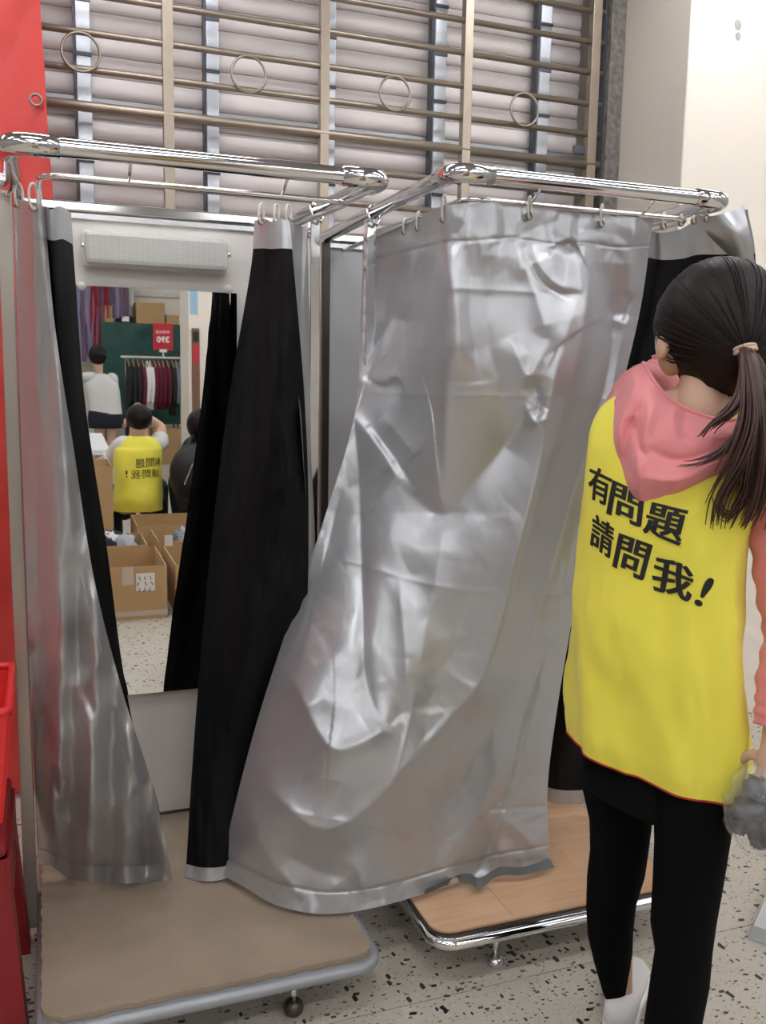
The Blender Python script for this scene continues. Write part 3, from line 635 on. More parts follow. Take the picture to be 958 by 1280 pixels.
# dull selvage strip turned out along the lower right hem
r0 = [(532, 1112), (580, 1092), (600, 1097), (625, 1084), (650, 1084), (670, 1079), (686, 1072)]; r1 = [(530, 1118), (575, 1102), (600, 1110), (622, 1095), (650, 1094), (670, 1090), (694, 1084)]
Q, _, _ = sheet([[(x, y, PZ(x, y+6, zfl+.004)[1]-.020) for x, y in r0], [(x, y, PZ(x, y, zfl)[1]-.018) for x, y in r1]], 60, 4)
mesh_obj('selvage', Q.reshape(-1, 3), gridF(4, 60), 'selvage', c1)
for px, py in ((462, 296), (505, 282), (521, 278), (552, 268), (659, 268), (749, 276)):
    zr = 1.741
    j = int(np.argmin(np.abs(GX[6]-px))); p = P1[8, j]+np.array([0, -.004, 0]); hook(c1, p, zr+.004)

# --- black-faced curtain of the right booth, held open by the woman; silver band along its top
c2 = thing('reversed_curtain', (1.5, 1.95, .17), 'curtain showing its black lining and silver top band behind the woman', 'curtain')
z2 = .165
ctrl = [
 [(800, 285, 1.93), (825, 291, 1.86), (850, 287, 1.87), (872, 276, 1.86), (900, 272, 1.84), (935, 262, 1.82)],
 [(800, 330, 1.95), (825, 335, 1.88), (852, 334, 1.89), (872, 330, 1.90), (905, 330, 1.88), (945, 330, 1.86)],
 [(770, 450, 2.02), (800, 450, 1.95), (830, 450, 1.97), (860, 450, 1.98), (895, 450, 1.97), (935, 450, 1.97)],
 [(720, 640, 2.10), (755, 640, 2.02), (790, 640, 2.06), (825, 640, 2.08), (860, 640, 2.05), (905, 640, 2.04)],
 [(690, 820, 2.16), (725, 820, 2.08), (760, 820, 2.13), (795, 820, 2.15), (830, 820, 2.10), (870, 820, 2.09)],
 [(672, 998, Wy(672, 1000, z2)), (700, 1005, Wy(700, 1004, z2)), (735, 1004, Wy(735, 1003, z2)), (765, 996, Wy(765, 996, z2)), (800, 992, Wy(800, 992, z2)), (838, 985, Wy(838, 985, z2))]]
P2, _, _ = sheet(ctrl, 90, 160, lambda X, Y: .008*np.sin(X/9.)*np.clip((Y-330)/300, 0, 1)+.008*vnoise(np.stack([X, Y*.3], -1), 1/22., 9, 2))
cloth(c2, P2, 'black_lining', 'silver_dim', .17, .02, 'silver', 'silver_dim')
# corner of the top turned over, silver side out
Q, _, _ = sheet([[(868, 268, 1.81), (890, 270, 1.79), (912, 264, 1.78), (930, 256, 1.78)], [(884, 292, 1.81), (902, 296, 1.78), (920, 292, 1.76), (936, 284, 1.77)], [(906, 314, 1.83), (920, 318, 1.80), (930, 314, 1.78), (941, 306, 1.79)], [(938, 345, 1.85), (941, 344, 1.84), (943, 342, 1.84), (945, 338, 1.84)]], 24, 24, lambda X, Y: .006*np.sin((X-Y)/9.))
mesh_obj('turned_corner', Q.reshape(-1, 3), gridF(24, 24), 'silver', c2)
for px in (828, 850, 866, 882): p = PY(px, 282-(px-828)*.18, 1.80); hook(c2, p, 1.742)

# --- curtains of the left booth
c3 = thing('silver_curtain', (.12, 2.1, .14), 'gathered silver curtain at the left post of the left booth, black lining showing', 'curtain')
def ld(X, Y, T):
    k = np.clip((Y-300)/500, .25, 1.3)
    h = .020*np.maximum(k, .5)*np.sin((X-40-(Y-260)*.02)/7.5+Y/160.)+.004*vnoise(np.stack([X, Y*.2], -1), 1/20., 2, 2)
    g = lambda *a, **q: fold(X, Y, *a, **q)
    h += g([(62, 640), (84, 800), (120, 950), (165, 1080)], .022, 16, 22, 3)-g([(52, 780), (60, 900), (80, 1060)], .020, 8, 12, 3)
    h += g([(78, 560), (98, 700), (135, 860), (175, 980), (212, 1080)], .020, 20, 12, 3, e1=0)
    h -= g([(95, 760), (118, 900), (150, 1040)], .014, 10, 14, 3)
    h += g([(80, 1015), (110, 1060), (145, 1085)], .016, 18, 12, 2)-g([(120, 1010), (150, 1060), (190, 1095)], .012, 14, 14, 3)
    h += g([(182, 1050), (200, 1065), (214, 1072)], .012, 12, 12, 2)
    h -= g([(84, 560), (104, 720), (134, 860), (171, 990), (194, 1090)], .010, 5, 9, 2, e1=0)+g([(60, 960), (90, 1020), (130, 1040)], .012, 12, 10, 2)
    h *= 1.35; b0 = np.clip((T-.965)/.035, 0, 1); h += b0*(.026+.010*tnoise(X, Y, 20, 71, 0, 1, 3))-.004*np.exp(-((T-.963)/.003)**2)
    h += np.clip((Y-450)/400, .2, 1)*(.014*tnoise(X, Y, 42, 6, .5, .8, 1.6)+.0055*tnoise(X, Y, 18, 8, -.4, .8, 1.8))
    return blur(h, 2)
ctrl = [
 [(21, 252, 2.16), (28, 250, 2.06), (36, 252, 1.97), (44, 254, 1.93), (50, 256, 1.92), (56, 260, 1.93)],
 [(22, 400, 2.17), (32, 400, 2.08), (44, 400, 1.99), (54, 400, 1.95), (62, 400, 1.93), (68, 402, 1.94)],
 [(27, 560, 2.18), (40, 560, 2.09), (54, 560, 2.00), (68, 560, 1.97), (81, 560, 1.95), (92, 560, 1.97)],
 [(33, 720, 2.18), (48, 720, 2.10), (64, 720, 2.02), (82, 720, 1.99), (100, 720, 1.98), (117, 720, 2.0)],
 [(38, 860, 2.19), (54, 860, 2.12), (72, 862, 2.05), (96, 862, 2.02), (124, 862, 2.01), (152, 860, 2.03)],
 [(44, 990, 2.20), (60, 995, 2.14), (82, 1000, 2.09), (112, 1000, 2.06), (152, 998, 2.05), (193, 990, 2.07)],
 [(50, 1080, Wy(50, 1082, zfl)), (66, 1083, Wy(66, 1085, zfl)), (88, 1098, Wy(88, 1099, zfl)), (125, 1103, Wy(125, 1103, zfl)), (170, 1104, Wy(170, 1104, zfl)), (216, 1100, Wy(216, 1100, zfl))]]
P3, X3, _ = sheet(ctrl, 150, 260, ld)
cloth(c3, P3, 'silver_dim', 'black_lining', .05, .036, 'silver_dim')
ctrl = [
 [(46, 262, 1.96), (55, 258, 1.94), (64, 262, 1.93), (75, 258, 1.97), (88, 266, 2.05)],
 [(50, 340, 1.99), (60, 340, 1.97), (70, 340, 1.95), (82, 340, 1.99), (94, 345, 2.07)],
 [(58, 500, 2.03), (70, 500, 2.00), (82, 500, 1.98), (94, 500, 2.02), (106, 500, 2.09)],
 [(78, 680, 2.07), (92, 680, 2.04), (106, 680, 2.02), (120, 680, 2.05), (133, 680, 2.11)],
 [(108, 860, 2.12), (120, 860, 2.09), (132, 862, 2.08), (145, 862, 2.10), (158, 862, 2.14)],
 [(160, 1040, Wy(160, 1090, zfl)+.03), (170, 1060, Wy(170, 1090, zfl)+.03), (180, 1070, Wy(180, 1090, zfl)+.03), (195, 1080, Wy(190, 1090, zfl)+.03), (205, 1088, Wy(200, 1090, zfl)+.04)]]
Q3, _, _ = sheet(ctrl, 60, 160, lambda X, Y: .008*np.sin(X/6.+Y/90.))
cloth(c3, Q3, 'black_lining', 'black_lining', .115, 0, 'silver', names=('lining_flap', 'lining_flap_back', 'top_band', 'b'))
for px, py in ((24, 255), (42, 258)):
    p = PY(px, py, 2.12 if px < 30 else 1.92); hook(c3, p, p[2]+.035)
c4 = thing('reversed_curtain', (.45, 2.15, .14), 'curtain with black lining outward and silver top band, right side of the left booth', 'curtain')
def rd(X, Y):
    h = .012*np.sin((X-(Y-280)*-.10)/14.+.6)*np.clip((Y-250)/200, .3, 1)+.008*vnoise(np.stack([X, Y*.3], -1), 1/24., 12, 3)
    h += fold(X, Y, [(352, 330), (345, 470), (338, 560), (330, 640)], .014, 12, 14, 3)-fold(X, Y, [(335, 300), (338, 420), (345, 520)], .014, 7, 9, 3)
    h += fold(X, Y, [(343, 620), (362, 600), (370, 590)], .01, 8, 8, 2)
    return h
ctrl = [
 [(319, 276, 2.22), (331, 274, 2.16), (340, 277, 2.13), (352, 274, 2.11), (362, 277, 2.11)],
 [(313, 340, 2.21), (327, 340, 2.16), (340, 340, 2.13), (354, 340, 2.10), (368, 340, 2.10)],
 [(286, 500, 2.27), (309, 500, 2.20), (334, 500, 2.13), (358, 500, 2.08), (381, 500, 2.08)],
 [(266, 660, 2.27), (294, 660, 2.19), (326, 660, 2.12), (358, 660, 2.05), (386, 660, 2.06)],
 [(251, 820, 2.23), (280, 820, 2.16), (314, 820, 2.11), (348, 820, 2.10), (380, 820, 2.10)],
 [(241, 950, 2.19), (266, 950, 2.15), (296, 950, 2.15), (328, 950, 2.15), (360, 950, 2.15)],
 [(232, 1096, Wy(232, 1098, zfl)), (250, 1101, Wy(250, 1101, zfl)), (275, 1100, Wy(275, 1100, zfl)), (303, 1090, Wy(303, 1092, zfl)), (335, 1080, Wy(335, 1082, zfl))]]
P4, _, _ = sheet(ctrl, 90, 220, rd)
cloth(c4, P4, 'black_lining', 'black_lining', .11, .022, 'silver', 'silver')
ctrl = [
 [(361, 277, 2.12), (368, 279, 2.15), (375, 282, 2.18), (384, 284, 2.20)],
 [(366, 400, 2.11), (373, 400, 2.15), (380, 400, 2.18), (387, 402, 2.205)],
 [(378, 560, 2.06), (382, 560, 2.12), (386, 560, 2.18), (389, 560, 2.205)],
 [(384, 700, 2.08), (388, 700, 2.14), (391, 700, 2.18), (394, 700, 2.205)],
 [(378, 1060, 2.16), (382, 1060, 2.18), (386, 1060, 2.19), (390, 1060, 2.20)]]
Q4, _, _ = sheet(ctrl, 40, 160, lambda X, Y: .008*np.sin(X/2.6+Y/70.))
cloth(c4, Q4, 'silver_dim', 'black_lining', 0, 0, names=('side_face', 'side_lining', 'a', 'b'))
for px in (326, 345, 360): p = PY(px, 276, 2.15); hook(c4, p, p[2]+.03)

# ================================================================== RED STOOL AND BASKET (left edge)
st = thing('plastic_stool', (-.22, 2.0, 0), 'dark red plastic stool at the lower left corner beside the carpeted platform', 'stool')
sx0, sx1, sy0, sy1 = -.43, -.10, 1.86, 2.20; hz = .43
b = MB(); b.box((sx0, sy0, hz-.03), (sx1, sy1, hz), bev=.01); b.build('seat', 'red_plastic', st, 'auto')
for cx, cy in ((0, 0), (1, 0), (1, 1), (0, 1)):
    X_, Y_ = (sx0, sx1)[cx], (sy0, sy1)[cy]; s, u = (1, -1)[cx], (1, -1)[cy]; e = .028
    A_ = [(X_-s*e, Y_-u*e*.6), (X_-s*e+s*.06, Y_-u*e*.6), (X_-s*e+s*.06, Y_-u*e*.6+u*.06), (X_-s*e, Y_-u*e*.6+u*.06)]; B_ = [(X_, Y_), (X_+s*.085, Y_), (X_+s*.085, Y_+u*.085), (X_, Y_+u*.085)]
    if s*u < 0: A_, B_ = A_[::-1], B_[::-1]
    MB().hexa([(x, y, 0) for x, y in A_]+[(x, y, hz-.03) for x, y in B_]).build('leg', 'red_plastic', st)
b = MB(); b.box((sx0+.01, sy0-.004, hz-.16), (sx1-.005, sy0+.012, hz-.03)); b.box((sx1-.012, sy0, hz-.16), (sx1+.006, sy1, hz-.03)); b.build('apron', 'red_plastic', st)
bk = thing('shopping_basket', (-.24, 2.02, hz), 'bright red plastic basket resting on the dark red stool at the left edge', 'basket')
x0, x1, y0, y1, z0, z1 = -.40, -.115, 1.90, 2.16, hz+.002, .70
ex = .028; ol = [(x0, y0, z0), (x1, y0, z0), (x1, y1, z0), (x0, y1, z0)]; oh = [(x0-ex, y0-ex, z1), (x1+ex, y0-ex, z1), (x1+ex, y1+ex, z1), (x0-ex, y1+ex, z1)]; th = .005
b = MB()
for k in range(4):
    q = (k+1) % 4; c = np.array([(x0+x1)/2, (y0+y1)/2, 0]); ins = lambda p: tuple(np.array(p)+(np.array([c[0], c[1], p[2]])-np.array(p))*.03)
    b.add([ol[k], ol[q], oh[q], oh[k], ins(ol[k]), ins(ol[q]), ins(oh[q]), ins(oh[k])], [(0, 1, 2, 3), (7, 6, 5, 4), (3, 2, 6, 7), (0, 3, 7, 4), (1, 5, 6, 2)])
b.box((x0, y0, z0), (x1, y1, z0+.006)); b.build('tub', 'red_basket', bk)
MB().tube(fillet([Vector(p) for p in oh[3:]+oh+oh[:1]], .02, 4), .009, 8, caps=True).build('rim', 'red_basket', bk, True)
for k in range(5): y = y0+.01+k*.06; MB().hexa([(x1+.002, y, z0+.02), (x1+.008, y, z0+.02), (x1+.008, y+.008, z0+.02), (x1+.002, y+.008, z0+.02), (x1+ex-.002, y, z1-.02), (x1+ex+.006, y, z1-.02), (x1+ex+.006, y+.008, z1-.02), (x1+ex-.002, y+.008, z1-.02)]).build('rib', 'red_basket', bk)

# ================================================================== THE WOMAN IN THE YELLOW VEST
Ua = np.array([math.sin(math.radians(128)), math.cos(math.radians(128)), 0]); Fa = np.array([math.sin(math.radians(38)), math.cos(math.radians(38)), 0])
def V3(p, r): return (float(p[0]), float(p[1]), float(p[2]), r)
wm = thing('person', (1.14, 1.42, 0), 'standing woman in a yellow lettered vest, pink hoodie and black leggings, seen from behind', 'person')
hd = AT(893, 410, 1.80); nk = AT(886, 470, 1.79); ch_ = AT(868, 540, 1.77); wa = AT(842, 740, 1.75); pv = AT(835, 900, 1.73)
shL, shR = AT(775, 512, 1.86), AT(968, 556, 1.70)
elL = AT(826, 474, 2.06); wrL = AT(884, 408, 2.06); 
elR = AT(992, 790, 1.64); wrR = AT(966, 925, 1.58)
hipL, hipR = AT(778, 930, 1.79), AT(868, 950, 1.68)
knL = AT(773, 1105, 1.80); anL = AT(778, 1256, 1.80); knR = AT(853, 1150, 1.66); anR = AT(826, 1376, 1.642)
BV = [V3(pv, .10), V3(wa, .085), V3(ch_, .105), V3(nk, .045), V3(hd+np.array([0, 0, -.03]), .075), V3(hd+np.array([0, 0, .045]), .07),
      V3(shL, .045), V3(elL, .034), V3(wrL, .022), V3(shR, .045), V3(elR, .034), V3(wrR, .022),
      V3(hipL, .05), V3(knL, .030), V3(anL, .024), V3(anL+np.array([.07, .07, -.045]), .020), V3(hipR, .05), V3(knR, .032), V3(anR, .024), V3(anR+np.array([.07, .07, -.045]), .020)]
BE = [(0, 1), (1, 2), (2, 3), (3, 4), (4, 5), (2, 6), (6, 7), (7, 8), (2, 9), (9, 10), (10, 11), (0, 12), (12, 13), (13, 14), (14, 15), (0, 16), (16, 17), (17, 18), (18, 19)]
def hand(wi, w, d, s, curl, sz=1.0):                   # palm and five fingers grown from the wrist; d along, s towards the thumb
    d = Vector(d).normalized(); s = Vector(s); s = (s-d*s.dot(d)).normalized(); n = d.cross(s); w = Vector(w)
    pi = len(BV); BV.append(V3(w+d*.045*sz, (.030*sz, .016*sz))); BE.append((wi, pi))
    for k, L in enumerate((.070, .078, .073, .058)):
        o = s*(.027-.018*k)*sz; a = w+d*.085*sz+o; b = a+(d*math.cos(curl)+n*math.sin(curl)).normalized()*L*.5*sz; c = b+(d*math.cos(2.2*curl)+n*math.sin(2.2*curl)).normalized()*L*.5*sz
        i = len(BV); BV.extend([V3(a, .0095*sz), V3(b, .0085*sz), V3(c, .0065*sz)]); BE.extend([(pi, i), (i, i+1), (i+1, i+2)])
    a = w+d*.03*sz+s*.034*sz; b = a+(d*.7+s*.5+n*.5).normalized()*.034*sz; c = b+(d*.8+n*.6).normalized()*.026*sz
    i = len(BV); BV.extend([V3(a, .011*sz), V3(b, .0095*sz), V3(c, .008*sz)]); BE.extend([(pi, i), (i, i+1), (i+1, i+2)])
hand(8, wrL, (.1, .1, .8), (.6, -.5, 0), .75, .7)
hand(11, wrR, (-.05, -.05, -1), (-.6, .6, 0), .75)
skin_body('body', BV, BE, 'skin', wm)
# leggings: each leg follows its measured outline
def leg(rows, name, par, m, depth):
    R_ = []
    for y, xl, xr, d, k in rows:
        a, b = AT(xl, y, d), AT(xr, y, d); c = (a+b)/2; U = (b-a)/2; w = np.linalg.norm(U); R_.append((c+Fa*depth*0, U, Fa*w*k))
    V, F = loft(R_, 32, 2.1); return mesh_obj(name, V, F, m, par)
lg = leg([(880, 735, 836, 1.78, .85), (930, 729, 836, 1.78, .92), (980, 728, 826, 1.79, 1.0), (1020, 737, 817, 1.79, 1.05), (1060, 738, 812, 1.795, 1.05), (1095, 734, 807, 1.80, 1.0), (1130, 733, 796, 1.80, 1.08), (1165, 735, 792, 1.80, 1.12), (1200, 743, 791, 1.80, 1.12), (1235, 753, 788, 1.80, 1.1), (1262, 764, 786, 1.80, 1.1)], 'leggings', wm, 'leggings', 0)
leg([(905, 812, 916, 1.71, .8), (950, 815, 922, 1.69, .9), (1000, 817, 922, 1.675, 1.0), (1050, 818, 914, 1.67, 1.0), (1100, 816, 906, 1.665, 1.0), (1150, 813, 897, 1.66, 1.0), (1185, 819, 892, 1.66, 1.05), (1230, 812, 888, 1.655, 1.1), (1280, 805, 878, 1.65, 1.12), (1340, 800, 858, 1.645, 1.1), (1400, 806, 842, 1.64, 1.1)], 'leggings', wm, 'leggings', 0)
# loose black shorts that show under the vest hem
def tring(lx, ly, ld, rx, ry, rd, b, off=0.): L, R_ = AT(lx, ly, ld), AT(rx, ry, rd); U = (R_-L)/2; n = np.array([-U[1], U[0], 0]); n /= np.linalg.norm(n); return ((L+R_)/2+n*off, U, n*b)
V, F = loft([tring(748, 880, 1.78, 912, 940, 1.68, .075), tring(738, 925, 1.79, 918, 985, 1.67, .088), tring(727, 958, 1.80, 918, 1030, 1.665, .098), tring(731, 968, 1.80, 914, 1040, 1.665, .096)], 44, 2.2)
mesh_obj('shorts', V, F, 'shorts', wm)
# vest
rr = [tring(716, 912, 1.81, 938, 996, 1.66, .118), tring(713, 880, 1.81, 943, 962, 1.66, .122), tring(714, 830, 1.81, 942, 905, 1.66, .120), tring(719, 770, 1.81, 931, 835, 1.66, .114), tring(727, 690, 1.82, 930, 750, 1.67, .108),
      tring(733, 620, 1.82, 940, 668, 1.67, .108), tring(737, 565, 1.83, 962, 612, 1.68, .106), tring(742, 528, 1.84, 984, 572, 1.70, .094), tring(757, 503, 1.84, 988, 538, 1.72, .076), tring(785, 492, 1.84, 962, 520, 1.74, .060), tring(825, 500, 1.81, 925, 520, 1.76, .045)]
C_ = np.array([np.concatenate(r) for r in rr]); C_ = cat(C_, 90); rings = [(c[:3], c[3:6], c[6:9]) for c in C_]
Vv, Fv = loft(rings, 120, 2.35, (False, False)); Vv = np.array(Vv)
cen = np.array([rings[i//120][0] for i in range(len(Vv))]); nd = Vv-cen; nd /= np.linalg.norm(nd, axis=1)[:, None]
a_ = np.arange(len(Vv)) % 120/120.*2*PI; hgt = Vv[:, 2]
w_ = vnoise(np.stack([a_*2.2, hgt*5], -1), 1, 41, 3)*.012*np.clip((1.2-hgt)/.25, .3, 1)
w_ += .006*np.sin(a_*7+hgt*6)*np.clip((.95-hgt)/.35, 0, 1)
Vv = Vv+nd*w_[:, None]
yv = mesh_obj('vest', Vv, Fv, 'yellow', wm)
hemb = MB(); hemb.tube([Vv[i] + np.array([0, 0, -.001]) for i in range(120)]+[Vv[0]], .0022, 6, caps=False); hemb.build('hem_binding', 'trim_red', yv, True)
bvh = BVHTree.FromPolygons([tuple(v) for v in Vv], [tuple(f) for f in Fv])
def on_vest(x, y, off=.0018):
    r = Vector(ray(x, y)).normalized(); loc, n, i, d = bvh.ray_cast(Vector(O), r)
    return loc-r*off if loc else None
def lettering(name, parent, fn, items, m='ink', off=.012, bold=(-.02, .02)):
    b = MB()
    for ch, quad in items:
        G, F = glyph(ch, off); Q = [np.array(q, float) for q in quad]; pts = []
        ok = len(G) > 0
        for u, v in G:
            p = (Q[3]*(1-u)+Q[2]*u)*(1-v)+(Q[0]*(1-u)+Q[1]*u)*v; w = fn(p[0], p[1]); pts.append(w)
        if ok and all(w is not None for w in pts): b.add(pts, F)
        for sx in bold:
            e = [fn(*((Q[3]*(1-u)+Q[2]*u)*(1-v)+(Q[0]*(1-u)+Q[1]*u)*v)) for u, v in G+np.array([sx, 0])]
            if ok and all(w is not None for w in e): b.add(e, F)
    return b.build(name, m, parent)
def zq(*q): return [(700+x/3.713, 560+y/3.713) for x, y in q]
lettering('lettering', yv, on_vest, [('有', zq((140, 72), (245, 122), (222, 275), (130, 228))), ('問', zq((248, 148), (392, 215), (375, 372), (218, 305))), ('題', zq((418, 248), (600, 290), (556, 462), (385, 392)))])
lettering('lettering', yv, on_vest, [('請', zq((158, 300), (255, 362), (238, 520), (138, 448))), ('問', zq((278, 395), (430, 450), (385, 620), (246, 550))), ('我', zq((448, 490), (630, 562), (604, 718), (422, 655))), ('!', zq((690, 597), (726, 612), (655, 742), (620, 722)))])
# armhole bindings and pink sleeves
def sleeve(P, Rr, name, seed):
    C = cat(np.array([list(p)+[r] for p, r in zip(P, Rr)]), 60); b = MB(); r_ = C[:, 3]*(1+.05*np.sin(np.arange(60)*1.3+seed)+.03*np.sin(np.arange(60)*.47))
    b.tube([c[:3] for c in C], list(r_), 24); return b.build(name, 'pink', wm, True)
sleeve([shR+np.array([-.02, .0, -.02]), AT(975, 610, 1.68), AT(981, 700, 1.655), elR, AT(978, 870, 1.60), wrR+np.array([.004, .004, .018])], [.058, .062, .058, .054, .047, .034], 'sleeve', 0)
# left sleeve, raised and bunched in rings
C = cat(np.array([shL+np.array([.02, 0, -.03]), AT(800, 492, 1.95), elL, AT(850, 440, 2.07), wrL]), 90); b = MB()
rl = np.interp(np.arange(90), [0, 30, 50, 89], [.056, .050, .044, .034])*(1+.10*np.sin(np.arange(90)*1.15)*np.interp(np.arange(90), [0, 20, 60, 89], [.3, 1, 1, .4]))
b.tube([c for c in C], list(rl), 24); b.build('sleeve', 'pink', wm, True)
# hood lying on the back
hc = [
 [(806, 452, 1.80), (822, 478, 1.745), (842, 498, 1.725), (868, 512, 1.715), (900, 522, 1.70), (930, 520, 1.695), (952, 500, 1.70)],
 [(792, 462, 1.79), (806, 500, 1.70), (832, 528, 1.675), (868, 545, 1.66), (905, 548, 1.65), (940, 540, 1.65), (962, 512, 1.68)],
 [(778, 480, 1.79), (786, 530, 1.70), (812, 565, 1.655), (852, 580, 1.635), (896, 574, 1.63), (940, 558, 1.635), (970, 528, 1.67)],
 [(770, 497, 1.79), (772, 548, 1.715), (794, 598, 1.665), (838, 606, 1.64), (890, 592, 1.635), (940, 574, 1.645), (974, 545, 1.68)],
 [(768, 502, 1.80), (770, 566, 1.735), (802, 639, 1.69), (850, 622, 1.67), (895, 598, 1.665), (942, 580, 1.67), (976, 552, 1.70)],
 [(770, 500, 1.83), (776, 560, 1.78), (806, 622, 1.74), (850, 606, 1.72), (895, 585, 1.72), (940, 570, 1.72), (974, 545, 1.74)]]
G = cat(cat(np.array(hc, float), 90, 0), 130, 1); X, Y, D = G[..., 0], G[..., 1], G[..., 2]
f_ = lambda *a, **k: fold(X, Y, *a, **k)
h = f_([(820, 500), (800, 560), (797, 600), (803, 632)], .012, 9, 16, 2)-f_([(812, 485), (786, 540), (782, 575), (796, 610)], .014, 7, 9, 2)+f_([(800, 470), (776, 530), (775, 570)], .010, 7, 6, 2)
h += f_([(797, 596), (850, 600), (900, 575), (945, 556)], .012, 12, 20, 2)-f_([(806, 560), (850, 575), (905, 560), (940, 545)], .010, 9, 9, 2)-f_([(795, 520), (800, 560), (812, 572)], .012, 7, 9, 2)
h += f_([(846, 505), (842, 530), (850, 548)], .006, 6, 8, 2)-f_([(856, 512), (853, 540), (866, 556)], .005, 5, 6, 2)+f_([(870, 545), (910, 545), (945, 528)], .008, 8, 12, 2)
h *= 1.5; h += .003*tnoise(X, Y, 26, 5, .3, 1, 1.6)
Rw = _f + _r*((X-479)/FPX)[..., None] - _u*((Y-640)/FPX)[..., None]; Ph = O+Rw*((D-h)/(Rw@_h))[..., None]
mesh_obj('hood', Ph.reshape(-1, 3), gridF(*X.shape), 'pink', wm)
b = MB(); b.tube([Ph[2, j] for j in range(0, 130, 4)], .004, 8); b.build('hood_seam', 'pink', wm, True)
# nape of the neck
nb = MB(); nb.tube([AT(872, 545, 1.765), AT(878, 505, 1.765), AT(884, 470, 1.775), AT(890, 440, 1.79)], [.085, .056, .050, .05], 28, flat=.9); nb.build('neck', 'skin', wm, True)
# ear, cheek and the edge of the face mask
ear = AT(831, 428, 1.785)
b = MB(); A = Matrix.Rotation(.25, 3, 'Y'); b.ell(ear, (.010, .020, .034), 14, 12, A=A); b.ell(ear+np.array([.028, .010, -.020]), (.024, .034, .044), 16, 12); b.build('ear', 'skin', wm, True)
Q = [[AT(831, 402, 1.84), AT(833, 404, 1.82)], [AT(824, 418, 1.90), AT(828, 420, 1.86)], [AT(820, 436, 1.92), AT(827, 438, 1.87)], [AT(824, 450, 1.91), AT(836, 452, 1.84)], [AT(832, 458, 1.88), AT(843, 462, 1.82)]]
Q = cat(cat(np.array(Q), 16, 0), 6, 1); mesh_obj('face_mask', Q.reshape(-1, 3), gridF(16, 6), 'mask', wm)
b = MB(); b.tube(cat(np.array([AT(832, 400, 1.79), AT(823, 414, 1.80), AT(820, 432, 1.81), AT(824, 448, 1.82), AT(832, 456, 1.82)]), 24), .0014, 6); b.build('mask_loop', 'mask', wm, True)
# hair: cap with combed grooves, streaming to the tie
tie = AT(931, 438, 1.665); hc_ = AT(899, 406, 1.80); dirv = Vector(tie-hc_)
V = []; nb_, mb_ = 96, 60
fw = Vector(Fa).normalized(); rt = Vector(Ua).normalized(); up = Vector((0, 0, 1)); rx, ry, rz = .121, .118, .128
td = dirv.normalized()
for i in range(mb_+1):
    th = PI*i/mb_
    for k in range(nb_):
        ph = 2*PI*k/nb_; d = rt*math.sin(th)*math.cos(ph)+fw*math.sin(th)*math.sin(ph)+up*math.cos(th)
        ang = d.angle(td); az = math.atan2(d.dot(up.cross(td)), d.dot(up-td*up.dot(td)))
        gr_ = .0006*math.sin(az*60+math.sin(ang*3)*2)+.0018*mn.noise(Vector((az*5, ang*1.2, 3)))
        sq = 1-.10*max(0, -math.cos(th)-.2)-(.42*max(0, -math.cos(th)-.08) if d.dot(rt) < 0 else 0)*min(1, -d.dot(rt)*2.5 if d.dot(rt) < 0 else 0)
        V.append(Vector(hc_)+rt*d.dot(rt)*(rx*sq+gr_)+fw*d.dot(fw)*(ry+gr_)+up*d.dot(up)*(rz+gr_)*(1 if math.cos(th) > 0 else 1.24)+td*.035*max(0, math.cos(ang))**6)
F = [(i*nb_+k, (i+1)*nb_+k, (i+1)*nb_+(k+1) % nb_, i*nb_+(k+1) % nb_) for i in range(mb_) for k in range(nb_)]
hair = mesh_obj('hair', V, F, 'hair', wm)
b = MB(); rr_ = random.Random(5)
for k in range(110):                                   # combed strands over the head, drawn to the tie
    d = Vector((rr_.gauss(0, 1), rr_.gauss(0, 1), rr_.gauss(0, 1))).normalized()
    if d.dot(fw) > .55 or d.dot(up) < -.45: continue
    pts = []
    for t in np.linspace(0, 1, 9):
        e = (d*(1-t)+td*t).normalized(); pts.append(Vector(hc_)+rt*e.dot(rt)*(rx+.001)+fw*e.dot(fw)*(ry+.001)+up*e.dot(up)*(rz+.001)+td*.035*max(0, e.dot(td))**6)
    b.tube(pts, [.0003+.0009*math.sin(PI*min(1, .1+t*.9)) for t in np.linspace(0, 1, 9)], 5)
b.build('combed_strands', 'hair', hair, True)
tt = Vector(tie); ax = (AT(937, 460, 1.655)-tie); ax = Vector(ax).normalized(); e1 = ax.orthogonal().normalized(); e2 = ax.cross(e1)
b = MB()
for q in (-.003, .003): b.tube([tt+ax*q+(e1*math.cos(a)+e2*math.sin(a))*.019 for a in np.linspace(0, 2*PI, 25)], .0042, 8, caps=False)
b.build('hair_tie', 'hair_tie', wm, True)
